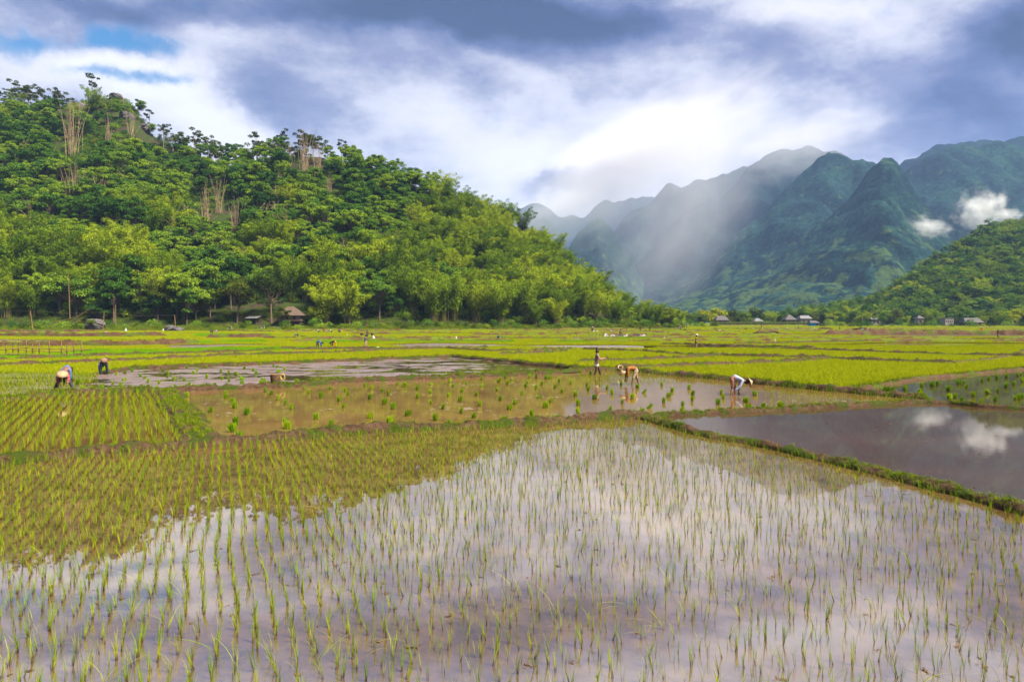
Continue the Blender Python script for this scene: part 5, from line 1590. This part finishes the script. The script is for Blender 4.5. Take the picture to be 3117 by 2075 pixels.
def bundles(lst, where, group):
    used = set()
    best = {}
    for mx, my, nm in MARK:
        d = sorted((math.hypot((x - mx), (y - my) * 2.2), i) for i, (x, y) in enumerate(lst))
        if d[0][0] < 150:
            best.setdefault(d[0][1], 'bundle of rice seedlings %s nearest to %s' % (where, nm))
    for i, (x, y) in enumerate(lst):
        k = int(rbn.integers(0, 5)); big = k == 2
        pos = ground(x, y)
        tl = rbn.normal(0, .09, 2)
        leaning = rbn.random() < .16
        if leaning: tl = tl + np.array([0, rbn.choice([-1, 1]) * rbn.uniform(.35, 1.1)])
        if i in best: lb = best[i]
        else:
            side = 'front' if y > 1250 else 'middle' if y > 1190 else 'rear'
            col_ = 'left' if x < 1000 else 'centre' if x < 1700 else 'right'
            lb = '%s green bundle of rice seedlings %s, %s %s of that paddy' % ('leaning' if leaning else 'wide' if big else 'upright', where, side, col_)
        link('seedling_bundle', BUN[k], (pos.x, pos.y, -.02), (tl[0], tl[1], rbn.random() * 6.28), None, float(rbn.uniform(.95, 1.35)), label=lb, category='rice bundle', group=group)
bundles(SILT, 'in the brown paddy', 'seedling bundles set out in the brown paddy')
bundles(MUDB, 'in the muddy paddy', 'seedling bundles set out in the muddy paddy')
bundles(SEEDB, 'in the right dark paddy', 'seedling bundles set out in the right paddy')
for k, (px_, py_) in enumerate([(955, 1061), (987, 1060), (1052, 1063), (1087, 1063), (1660, 1062)]):
    pos = ground(px_, py_)
    link('seedling_bundle', BUN[k], (pos.x, pos.y, 0), k, None, 1.7, label='far seedling bundle beside the yellow trousered planter' if k < 2 else 'far seedling bundle near the dark shirted standing man' if k < 4 else 'far seedling bundle beyond the topknot walker', category='rice bundle', group='far seedling bundles')
pos = ground(236, 1185)
link('seedling_bundle', BUN[0], (pos.x, pos.y, .22), (.3, .2, 0), None, 1.25, label='seedling bundle held by the red plaid planter', category='rice bundle')
# bits of straw and leaf floating in the paddies
rdb = np.random.default_rng(41)
def debris_mesh(seed):
    r = np.random.default_rng(seed)
    m_ = MB()
    for _ in range(5):
        c = r.normal(0, .025, 2); a = r.random() * 3.14; l_, w__ = r.uniform(.02, .06), r.uniform(.004, .014)
        ca_, sa_ = math.cos(a), math.sin(a)
        m_.add([(c[0] - ca_ * l_, c[1] - sa_ * l_, .004), (c[0] - sa_ * w__, c[1] + ca_ * w__, .009), (c[0] + ca_ * l_, c[1] + sa_ * l_, .006), (c[0] + sa_ * w__, c[1] - ca_ * w__, .005)], [(0, 3, 2, 1)])
    return m_.mesh('debris', M_straw)
M_straw = surface('rotting straw', (.10, .055, .03), .8, .2, 20, .5)
proto_coll('debris', [debris_mesh(i) for i in range(5)])
nd = 330
yy_ = 5.4 + 30 * rdb.random(nd) ** 1.6; xx_ = (rdb.random(nd) - .5) * 1.5 * yy_
pd_ = to_px(xx_, yy_)
kd = in_poly(*pd_, P_NEAR) | in_poly(*pd_, P_SILT) | in_poly(*pd_, P_POND)
scatter('floating_debris', 'debris', np.stack([xx_, yy_, np.full(nd, .002)], 1)[kd], rdb.random(kd.sum()) * 6.28, rdb.uniform(.3, 1.05, kd.sum()), rdb.integers(0, 5, kd.sum()), label='bits of brown straw floating on the paddy water')
# ------------------------------------------------------------------ bamboo fence on the left
fp = [(18, 540, 770), (39, 540, 770), (55, 475, 770), (80, 470, 775), (99, 540, 760), (119, 500, 765), (151, 470, 750), (187, 460, 755), (203, 530, 740), (224, 540, 745), (249, 465, 755), (-10, 480, 770)]
f0 = ground(60, 1091)
fence = empty('bamboo_fence', (f0.x, f0.y, 0), 0, label='rough bamboo pole fence at the left edge of the fields', category='fence')
FY = f0.y
for px_, a, b in fp:
    x = (px_ - CX) / F * FY - f0.x
    hgt = (b - a) * .1698 / F * FY * 1.2
    dx = random.uniform(-.06, .06)
    MB().tube([(x, 0, -.2), (x + dx, 0, hgt)], [.05, .04], 6).obj('post', M_pole, fence)
for (x0, z0), (x1, z1) in (((-5, 610), (555, 560)), ((250, 602), (1010, 642)), ((990, 642), (1650, 604)), ((560, 582), (1650, 600)), ((-10, 690), (600, 690)), ((150, 680), (1490, 726)), ((-10, 470), (480, 486))):
    P = lambda x_, zz: (((x_ * .1698) - CX) / F * FY - f0.x, -.06, (765 - zz) * .1698 / F * FY)
    MB().tube([P(x0, z0), P((x0 + x1) / 2, (z0 + z1) / 2 + 3), P(x1, z1)], [.04, .035, .028], 6).obj('rail', M_pole, fence)

# far fence with white netting
n0 = ground(1840, 1030)
net = empty('net_fence', (n0.x, n0.y, 0), 0, label='low fence of white netting on stakes in the far middle field', category='fence')
M_net = surface('white netting', (.34, .34, .34), .8, .2, 2, .15)
vs, fs = [], []
for i in range(41):
    x = i / 40 * 7.6
    yv = 1.2 * math.sin(i * .16) + (2.2 if 18 < i < 32 else 0) * math.sin((i - 18) / 14 * 3.14)
    hh = .62 + .14 * math.sin(i * .9) + .18 * (abs(i - 1) < 2) + .2 * (abs(i - 32) < 1.5)
    for q in (0, hh * .5, hh): vs.append((x, yv + .05 * math.sin(i * 2.1 + q * 7), q))
for i in range(40):
    for q in (0, 1): fs.append((i * 3 + q, (i + 1) * 3 + q, (i + 1) * 3 + q + 1, i * 3 + q + 1))
sheet = MB().add(vs, fs).obj('netting', M_net, net)
sheet.modifiers.new('thick', 'SOLIDIFY').thickness = .01
for k in range(9):
    MB().tube([(k * .95, .1, -.1), (k * .95 + .03, .1, .95 + .3 * (k % 3 == 0))], .03, 5).obj('stake', M_pole, net)
def stake_fence(name, pts, lab, hgt, n_rail=1):
    o0 = ground(*pts[0])
    t = empty(name, (o0.x, o0.y, 0), 0, label=lab, category='fence')
    G_ = [ground(x, y) - o0 for x, y in pts]
    for q in G_:
        MB().tube([(q.x, q.y, -.1), (q.x + random.uniform(-.05, .05), q.y, hgt * random.uniform(.6, 1.1))], .035, 5).obj('post', M_pole, t)
    for r_ in range(n_rail):
        for a, b in zip(G_[:-3:3], G_[3::3]):
            z = hgt * (.35 + .35 * r_) * random.uniform(.8, 1.1)
            MB().tube([(a.x, a.y, z), (b.x, b.y, z * .95)], .03, 5).obj('rail', M_pole, t)
stake_fence('stake_fence', [(1735 + 10 * k, 1038 + (k % 3) * .4) for k in range(13)], 'thin stake fence left of the white netting', 1.4)
stake_fence('stake_fence', [(1995 + 12 * k, 1033 + (k % 2) * .6) for k in range(10)], 'short stakes right of the white netting', 1.1, 1)
stake_fence('stake_fence', [(1700 + 13 * k, 1011.5) for k in range(19)], 'long pole fence along the foot of the wood behind the netting', 1.5, 2)
stake_fence('stake_fence', [(405 + 9 * k, 1004) for k in range(10)], 'low stake fence between the two black boulders', 1.0, 1)
stake_fence('stake_fence', [(610 + 15 * k, 996) for k in range(17)], 'wooden rail fence below the thatched hut', 1.5, 2)
stake_fence('stake_fence', [(40 + 13 * k, 1022) for k in range(8)], 'small stake fence on the left terrace', 1.2, 1)

# single poles with a wire
def pole(name, a, b, D, r_, lab, mat=M_pole, cat='pole'):
    p0, p1 = at_depth(*a, D), at_depth(*b, D)
    return MB().tube([(0, 0, -.3), tuple((p1 - p0) * .5), tuple(p1 - p0)], [r_, r_ * .85, r_ * .6], 6).obj(name, mat, None, tuple(p0), 0, label=lab, category=cat)
pole('wire_pole', (101, 1010), (92, 946), 190, .13, 'leaning wire pole at the left of the bank')
pole('wire_pole', (313, 1010), (317, 949), 190, .12, 'thin pole right of the first black boulder')
pole('wire_pole', (352, 985), (352, 927), 226, .15, 'straight yellow pole behind the first boulder')
pole('wire_pole', (534, 990), (531, 958), 226, .14, 'short pole above the second boulder')
pole('bamboo_cane', (213, 968), (208, 832), 230, .14, 'tall golden bamboo cane standing before the dark wood')
pole('leaning_cane', (222, 971), (282, 936), 222, .14, 'bamboo pole leaning to the right over the bank')
pole('leaning_cane', (150, 985), (226, 966), 218, .13, 'bamboo pole lying up the straw covered bank')
pole('bamboo_cane', (202, 905), (195, 850), 236, .09, 'short golden cane left of the tallest cane')
w_ = MB()
wp_ = [at_depth(-60, 950, 190), at_depth(92, 946, 190), at_depth(205, 954, 190), at_depth(317, 949, 190), at_depth(425, 961, 205), at_depth(531, 959, 226)]
w_.tube(wp_, .022, 4)
w_.obj('wire', surface('wire', (.10, .09, .06), .6, .3), None, (0, 0, 0), 0, label='sagging wire strung between the poles on the left bank', category='wire')

# boulders, sacks, hats lying in the fields
for k, (px_, py_, D, s, lab) in enumerate([(288, 1000, 212, (3.1, 2.6, 2.9), 'large black boulder with green plants on the left bank'), (520, 1009, 205, (3.0, 2.2, 1.7), 'second black boulder lying at the hill foot'), (545, 1010, 203, (1.5, 1.3, 1.2), 'small rock leaning on the second boulder')]):
    p0 = at_depth(px_, py_, D)
    link('boulder', BO[k], (p0.x, D, p0.z + s[2] * .45), k * 2, None, s, label=lab, category='boulder')
link('shrub', SHR[4], tuple(at_depth(277, 985, 210)), 0, None, .7, label='bright green plant growing on the large black boulder', category='bush')
M_sack = surface('white sack', (.40, .40, .41), .8, .2, 6, .12, .5)
def sack(px_, py_, s, lab):
    p0 = ground(px_, py_)
    MB().lathe([(0, 0), (.32, .02), (.38, .25), (.30, .6), (.16, .85), (.20, 1.0), (.05, 1.05), (0, 1.0)], 10).obj('sack', M_sack, None, tuple(p0), (random.uniform(-.2, .2), random.uniform(-.2, .2), 0), True, label=lab, category='sack').scale = (s, s, s)
sack(383, 1009.5, 1.0, 'white sack standing at the foot of the bank right of the red trousered planter')
sack(496, 1008, .8, 'pale sack next to the second black boulder')
sack(1138, 1035, .75, 'white sack on the bund right of the basket carrier')
sack(1388, 1033, .5, 'small white bag lying in the middle of the far rice')
sack(2022, 1032, .4, 'white sheet on the bank right of the netting')
def lone_hat(px_, py_, lab, s=1.25):
    p0 = ground(px_, py_)
    o = link('conical_hat', HATM, (p0.x, p0.y, .12), 0, None, s, label=lab, category='hat')
    o.material_slots[0].link = 'OBJECT'; o.material_slots[0].material = M_HATW
lone_hat(709, 1024, 'white conical hat lying on the bank left of the grey stooping person')
lone_hat(1057, 1021, 'white conical hat of someone low in the rice right of the planting row')
lone_hat(1151, 1062, 'conical hat lying on the mud right of the dark shirted man')
lone_hat(3043, 1017, 'white conical hat beside the walking man in black')
for k, (px_, py_, lab) in enumerate([(2190, 1011, 'white egret in the far rice left of the planters'), (1806, 1014, 'white bird by the far fence'), (1818, 1014, 'second white bird by the far fence'), (1860, 1012, 'white bird on the rice behind the netting'), (2294, 1004, 'white bird among the corn planters'), (2415, 1003, 'white bird left of the tall white shirted person'), (2471, 1008, 'white bird right of the blue hut')]):
    p0 = ground(px_, py_)
    t = empty('egret', tuple(p0), k * .7, 1.1, label=lab, category='bird')
    MB().lathe([(0, -.26), (.09, -.18), (.14, 0), (.10, .16), (.04, .26), (0, .28)], 8, rot=Matrix.Rotation(R(70), 3, 'Y')).obj('body', M_sack, t, (0, 0, .42), 0, True)
    MB().tube([(.22, 0, .48), (.32, 0, .62), (.27, 0, .76), (.33, 0, .84), (.46, 0, .83)], [.045, .032, .03, .035, .008], 6).obj('neck', M_sack, t)
    for q in (-.04, .04): MB().tube([(0, q, .36), (.03, q, 0)], .012, 4).obj('leg', M_rock, t)
# pans by the grey person
for px_, py_, lab in ((896, 1028, 'dark pan in front of the grey stooping person'), (923, 1026, 'dark pan right of the grey stooping person'), (1498, 1038, 'dark basin left of the turquoise jacket'), (1919, 1029, 'dark box before the white netting'), (395, 1027, 'dark basin on the left terrace')):
    p0 = ground(px_, py_)
    MB().lathe([(0, 0), (.34, 0), (.42, .3), (.39, .3), (.32, .04), (0, .04)], 14).obj('basin', surface('dark plastic', (.03, .03, .035), .5, .4), None, tuple(p0), 0, label=lab, category='basin')
# white flag
fp_ = ground(2358, 1044)
t = empty('flag', tuple(fp_), 0, label='small white flag on a stick in the right rice field', category='flag')
MB().tube([(0, 0, -.1), (0, 0, .95)], .018, 5).obj('stick', M_pole, t)
fl = MB().add([(0, 0, .95), (.05, .02, .2), (.30, -.06, .12), (.14, .05, .5), (0, .02, .55), (.18, .03, .3)], [(0, 4, 3), (4, 1, 5), (4, 5, 3), (3, 5, 2), (5, 1, 2)]).obj('cloth', M_sack, t)
fl.modifiers.new('thick', 'SOLIDIFY').thickness = .01
# earth mounds
def mound(px_, py_, D, s, lab):
    p0 = ground(px_, HY + F * CAM_H / D)
    me = boulder(int(px_), 1, .8, .75); me.name = 'earth_mound'; me.materials.clear(); me.materials.append(M_terrace)
    link('earth_mound', me, (p0.x, D, s[2] * .15), 0, None, s, label=lab, category='mound')
mound(2632, 1005, 215, (3.6, 2.0, 1.2), 'brown earth mound with a bush on top')
link('shrub', SHR[2], ((2622 - CX) / F * 215, 215, .8), 0, None, .75, label='green bush growing on the brown earth mound', category='bush')
mound(2515, 1003, 240, (2.4, 1.6, 1.1), 'grassy low mound right of the blue hut')
mound(2330, 1016, 165, (3.0, 1.2, .8), 'low brown soil heap in the right middle field')

# ------------------------------------------------------------------ houses
M_thatch = surface('thatch', (.115, .08, .062), .9, .15, 3, .5, .9, 14)
M_wood = surface('weathered planks', (.20, .135, .095), .85, .2, 2.5, .35, .5)
M_woodd = surface('dark planks', (.08, .055, .04), .85, .2, 2.5, .35)
M_tile = surface('grey roof', (.085, .078, .08), .75, .25, 2.0, .3, .5, 12)
M_tin = surface('tin roof', (.15, .147, .16), .45, .5, 2, .2)
M_conc = surface('concrete', (.20, .19, .195), .85, .2, 1.2, .25)
M_blue = surface('blue paint', (.02, .20, .52), .6, .3, 2, .15)
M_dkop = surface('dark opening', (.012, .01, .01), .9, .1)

def hip_roof(wd, dp, h, z, over, ridge, mat, parent, courses=9):
    """hipped roof laid in courses: each course of thatch or tiles is a step of its own"""
    hw, hd = wd / 2 + over, dp / 2 + over
    rw = ridge / 2
    shell = MB()
    for i in range(courses):
        t0, t1 = i / courses, (i + 1) / courses
        def ring(t, dz):
            a, b = hw + (rw - hw) * t, hd * (1 - t) + .04
            return [(-a, -b, z + h * t + dz), (a, -b, z + h * t + dz), (a, b, z + h * t + dz), (-a, b, z + h * t + dz)]
        lo, hi = ring(t0, .0), ring(t1, .07)
        shell.add(lo + hi, [(0, 1, 5, 4), (1, 2, 6, 5), (2, 3, 7, 6), (3, 0, 4, 7)] + ([(3, 2, 1, 0)] if i == 0 else []) + ([(4, 5, 6, 7)] if i == courses - 1 else []))
    return shell.obj('roof', mat, parent)

def walls(parent, wd, dp, z0, z1, mat, n=9):
    """board walls: each front board is a piece, the other sides one wall"""
    MB().box((0, 0, (z0 + z1) / 2), (wd, dp, z1 - z0)).obj('wall', M_woodd if mat is M_wood else mat, parent)
    if mat is M_wood:
        bw = wd / n
        me = MB().box((0, 0, 0), (bw * .94, .06, z1 - z0)).mesh('board', mat)
        for i in range(n):
            link('board', me, (-wd / 2 + bw * (i + .5), -dp / 2 - .035 - random.uniform(0, .02), (z0 + z1) / 2), 0, parent)

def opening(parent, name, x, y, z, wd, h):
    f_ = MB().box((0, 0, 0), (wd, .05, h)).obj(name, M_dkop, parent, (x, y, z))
    for dx, dz, sx, sz in ((0, h / 2 + .05, wd + .2, .1), (0, -h / 2 - .05, wd + .2, .1), (-wd / 2 - .05, 0, .1, h), (wd / 2 + .05, 0, .1, h)):
        MB().box((dx, -.03, dz), (sx, .06, sz)).obj('frame', M_wood, f_)

hut_p = on_hill(888, .0)
HD = hut_p[1]
hut = empty('stilt_house', (hut_p[0], HD - 1, hut_p[2] + .1), R(3), .86, label='old thatched wooden stilt house among trees at the hill foot', category='house')
hip_roof(9.6, 6.5, 3.7, 4.2, .9, 2.4, M_thatch, hut, 12)
walls(hut, 9.4, 6.3, 2.1, 4.25, M_wood, 16)
for x in (-3.2, -.6, 2.3):
    opening(hut, 'window', x, -3.24, 3.3, .9, 1.3)
MB().box((0, 0, 2.05), (10.0, 7.0, .14)).obj('floor_deck', M_wood, hut)
for x in (-4.4, -2.2, 0, 2.2, 4.4):
    for y in (-2.9, 2.9):
        MB().tube([(x, y, -.6), (x, y, 2.0)], .16, 8).obj('stilt', M_woodd, hut)
MB().box((2.6, -2.0, 1.0), (4.4, .2, 1.9)).obj('lower_wall', M_woodd, hut)
for i in range(6):
    MB().box((-3.6 - .0 * i, -3.7 - .25 * i, 1.75 - .32 * i), (1.0, .25, .06)).obj('step', M_wood, hut)
shed_p = on_hill(770, .01)
sh = empty('shed', (shed_p[0], shed_p[1], shed_p[2]), R(-8), label='small dark open shed left of the thatched house', category='shed')
for x in (-1.8, 1.8):
    for y in (-1.2, 1.2): MB().tube([(x, y, -.3), (x, y, 2.0)], .09, 6).obj('post', M_woodd, sh)
MB().box((0, 0, 2.25), (4.6, 3.4, .10), Matrix.Rotation(R(14), 3, 'X')).obj('roof', M_tin, sh)
MB().box((0, 1.2, .9), (3.5, .08, 1.8)).obj('wall', M_woodd, sh)

def bike(loc, rz, lab):
    t = empty('motorbike', loc, rz, label=lab, category='motorbike')
    blk, sil = surface('black enamel', (.02, .02, .025), .3, .5), surface('silver paint', (.55, .55, .58), .3, .6)
    rx = Matrix.Rotation(R(90), 3, 'X')
    for x in (-.62, .62):
        w1 = MB().lathe([(.22, -.05), (.30, -.045), (.31, 0), (.30, .045), (.22, .05), (.22, -.05)], 18, rot=rx).obj('wheel', blk, t, (x, 0, .31))
        MB().lathe([(0, -.03), (.05, -.05), (.21, -.02), (.21, .02), (.05, .05), (0, .03)], 18, rot=rx).obj('rim', sil, w1)
    MB().tube([(-.5, 0, .62), (-.2, 0, .55), (.1, 0, .50), (.32, 0, .72)], [.10, .13, .12, .08], 8).obj('body', blk, t)
    MB().box((-.22, 0, .76), (.66, .24, .10), taper=.8).obj('seat', blk, t)
    MB().tube([(.62, 0, .32), (.40, 0, .95)], .035, 6).obj('fork', sil, t)
    MB().tube([(.36, -.32, 1.0), (.40, 0, .97), (.36, .32, 1.0)], .02, 6).obj('handlebar', sil, t)
    MB().lathe([(0, .08), (.08, .04), (.09, -.03), (0, -.05)], 10, rot=Matrix.Rotation(R(90), 3, 'Y')).obj('headlight', sil, t, (.48, 0, .86))
    MB().tube([(.1, .12, .30), (-.7, .14, .34)], [.03, .05], 8).obj('exhaust', sil, t)
b1 = on_hill(700, -.09)
bike((b1[0], b1[1], b1[2]), R(8), 'parked motorbike beside the standing person left of the hut')
b2 = on_hill(801, -.075)
bike((b2[0], b2[1], b2[2]), R(70), 'second motorbike parked at the gate in front of the hut')

def village_house(name, px_, D, wd, h_wall, h_roof, ridge, wallm, roofm, lab, z0=0.0, rz=0.0, over=.6, dp=6.0, wins=2, wmat=None):
    p0 = ground(px_, HY + F * CAM_H / D)
    t = empty(name, (p0.x, D, z0), rz, label=lab, category='house')
    walls(t, wd, dp, -.2, h_wall, wallm, 12)
    hip_roof(wd, dp, h_roof, h_wall, over, ridge, roofm, t, 7)
    for i in range(wins):
        opening(t, 'window', -wd / 2 + wd * (i + .7) / (wins + .4), -dp / 2 - .12, h_wall * .55, .9, 1.2)
    MB().box((wd * .32, -dp / 2 - .12, 1.0), (1.0, .06, 2.0)).obj('door', M_woodd, t)
    return t
village_house('farm_house', 2195, 452, 7.6, 3.1, 2.9, 5.0, M_wood, M_tile, 'brown house with wide grey tiered roof among the far trees', z0=.6)
village_house('farm_house', 2305, 470, 5.2, 2.6, 2.0, 2.0, M_conc, M_tin, 'small pale roofed house half hidden behind the corn', z0=.4, wins=1)
village_house('farm_house', 2402, 460, 6.8, 3.4, 3.6, .6, M_wood, M_tile, 'brown house with pointed pyramid roof behind the corn', z0=.6)
village_house('farm_house', 2448, 464, 7.0, 4.2, 2.0, 6.0, M_conc, M_tin, 'pale house with low tin roof joined to the pyramid roofed house', z0=.6)
village_house('field_hut', 2475, 408, 4.8, 2.0, 1.3, 3.4, M_blue, M_tile, 'small hut with bright blue wall at the corn corner', wins=0, dp=4)
village_house('farm_house', 2797, 430, 3.4, 4.2, 1.9, .6, M_conc, M_tile, 'small grey hut with pointed roof in the right trees', z0=.6, wins=1, dp=4)
village_house('farm_house', 2955, 395, 10.2, 1.6, 2.6, 8.0, M_wood, M_tile, 'long low shed with weathered grey roof at the right', z0=.7, wins=0)
village_house('farm_house', 2522, 500, 7.0, 4.4, 1.6, 5.0, M_conc, M_tin, 'white roofed house hidden in trees right of the blue hut', z0=.8)
village_house('farm_house', 2660, 480, 6.0, 3.8, 1.4, 4.5, M_conc, M_tin, 'pale house behind the bushes right of the utility pole', z0=.4)
p0 = ground(2881, HY + F * CAM_H / 420)
t = empty('concrete_house', (p0.x, 420, .8), R(6), label='square grey concrete building with small dark windows', category='house')
MB().box((0, 0, 1.9), (5.6, 5, 4.2)).obj('wall', M_conc, t)
MB().box((0, 0, 4.1), (6.1, 5.5, .2)).obj('roof_slab', M_tin, t)
for i in range(4):
    opening(t, 'window', -1.9 + i * 1.25, -2.53, 2.2, .55, .7)
MB().tube([(1.0, 0, 4.2), (1.0, 0, 6.8)], .11, 6).obj('vent_pipe', M_tin, t)
for px_, D, hh, lab in ((2625, 400, 5.0, 'pale concrete utility pole in front of the village trees'), (2344, 445, 4.6, 'grey utility pole behind the corn'), (2125, 480, 5.5, 'utility pole near the tip of the wood'), (3082, 380, 4.5, 'thin pole with white top at the right edge')):
    p0 = ground(px_, HY + F * CAM_H / D)
    t = empty('utility_pole', (p0.x, D, 0), 0, label=lab, category='pole')
    MB().tube([(0, 0, -.2), (0, 0, hh)], [.16, .10], 8).obj('shaft', M_conc, t)
    MB().box((0, 0, hh - .5), (1.2, .10, .10)).obj('crossarm', M_woodd, t)

# stone and straw litter on the bank below the hut
for k in range(26):
    px_ = random.choice([random.uniform(720, 860), random.uniform(790, 860), random.uniform(330, 370), random.uniform(1790, 1880)])
    x, y, z = on_hill(px_, random.uniform(-.07, -.01))
    link('stone', BO[k % 3], (x, y, z), k, None, random.uniform(.25, .6), label='pale stone lying on the bank below the wooded hill', category='stone', group='stones on the bank')

# ------------------------------------------------------------------ haze, mist and low cloud
def volume_mat(name, color, density, blob=None, noise_scale=3.0, soft=(.1, .9), thr=.45, detail=4):
    m, q = material(name)
    v = q.new('ShaderNodeVolumePrincipled')
    v.inputs['Color'].default_value = (*color, 1)
    v.inputs['Anisotropy'].default_value = .0
    if blob is None:
        v.inputs['Density'].default_value = density
    else:
        tc = q.new('ShaderNodeTexCoord').outputs['Object']
        rr_ = q.vm('LENGTH', tc)
        n = q.noise(tc, noise_scale, detail, .6)
        body = q.sub(1.0, rr_)
        d = q.add(body, q.mul(q.sub(n, .5), blob))
        q.put(v.inputs['Density'], q.mul(q.sstep(d, soft[0], soft[1]), density))
    q.put(q.out.inputs[1], v.outputs[0])
    return m
bx = MB().box((0, 3250, 549), (9600, 6700, 1102)).obj('haze', volume_mat('haze air', (.34, .53, 1.0), .000085), kind='stuff')
def cloudlet(name, px_, py_, D, size, mat, rot=0.0, label=None):
    me = MB().box((0, 0, 0), (2, 2, 2)).mesh(name, mat)
    p0 = at_depth(px_, py_, D)
    o = link(name, me, tuple(p0), (0, R(rot), 0), None, size, kind='stuff', label=label)
    return o
cloudlet('mist', 1900, 500, 1900, (560, 180, 190), volume_mat('mist air', (.97, .96, 1.0), .010, 1.2, 1.8, (.12, 1.0)), -30, 'pale veil of mist and rain light drifting over the middle ridges')
cloudlet('mist', 2090, 640, 1850, (460, 190, 190), volume_mat('shaft air', (.97, .96, 1.0), .0032, 1.3, 2.2, (.0, 1.25)), -52, 'slanting shaft of bright mist falling in front of the far ridges')
cloudlet('mist', 2440, 430, 2330, (360, 170, 150), volume_mat('summit mist', (.97, .97, 1.0), .005, 1.6, 2.2, (.05, 1.1)), -8, 'mist touching the double topped summits')
cloudlet('low_cloud', 2985, 645, 1330, (66, 42, 62), volume_mat('low cloud air', (1, 1, 1), .040, 2.5, 2.3, (.25, 1.0), detail=6), -20, 'bright white scrap of low cloud before the dark right mountain')
cloudlet('low_cloud', 2830, 690, 1380, (58, 34, 30), volume_mat('thin cloud air', (1, 1, 1), .028, 1.9, 2.4, (.20, .9), detail=6), 15, 'thin wisp of cloud left of the white one')
cloudlet('low_cloud', 3065, 655, 1400, (40, 30, 26), volume_mat('thin cloud air', (1, 1, 1), .03, 1.9, 2.4, (.20, .9), detail=6), 10, 'small wisp of cloud at the right of the white one')
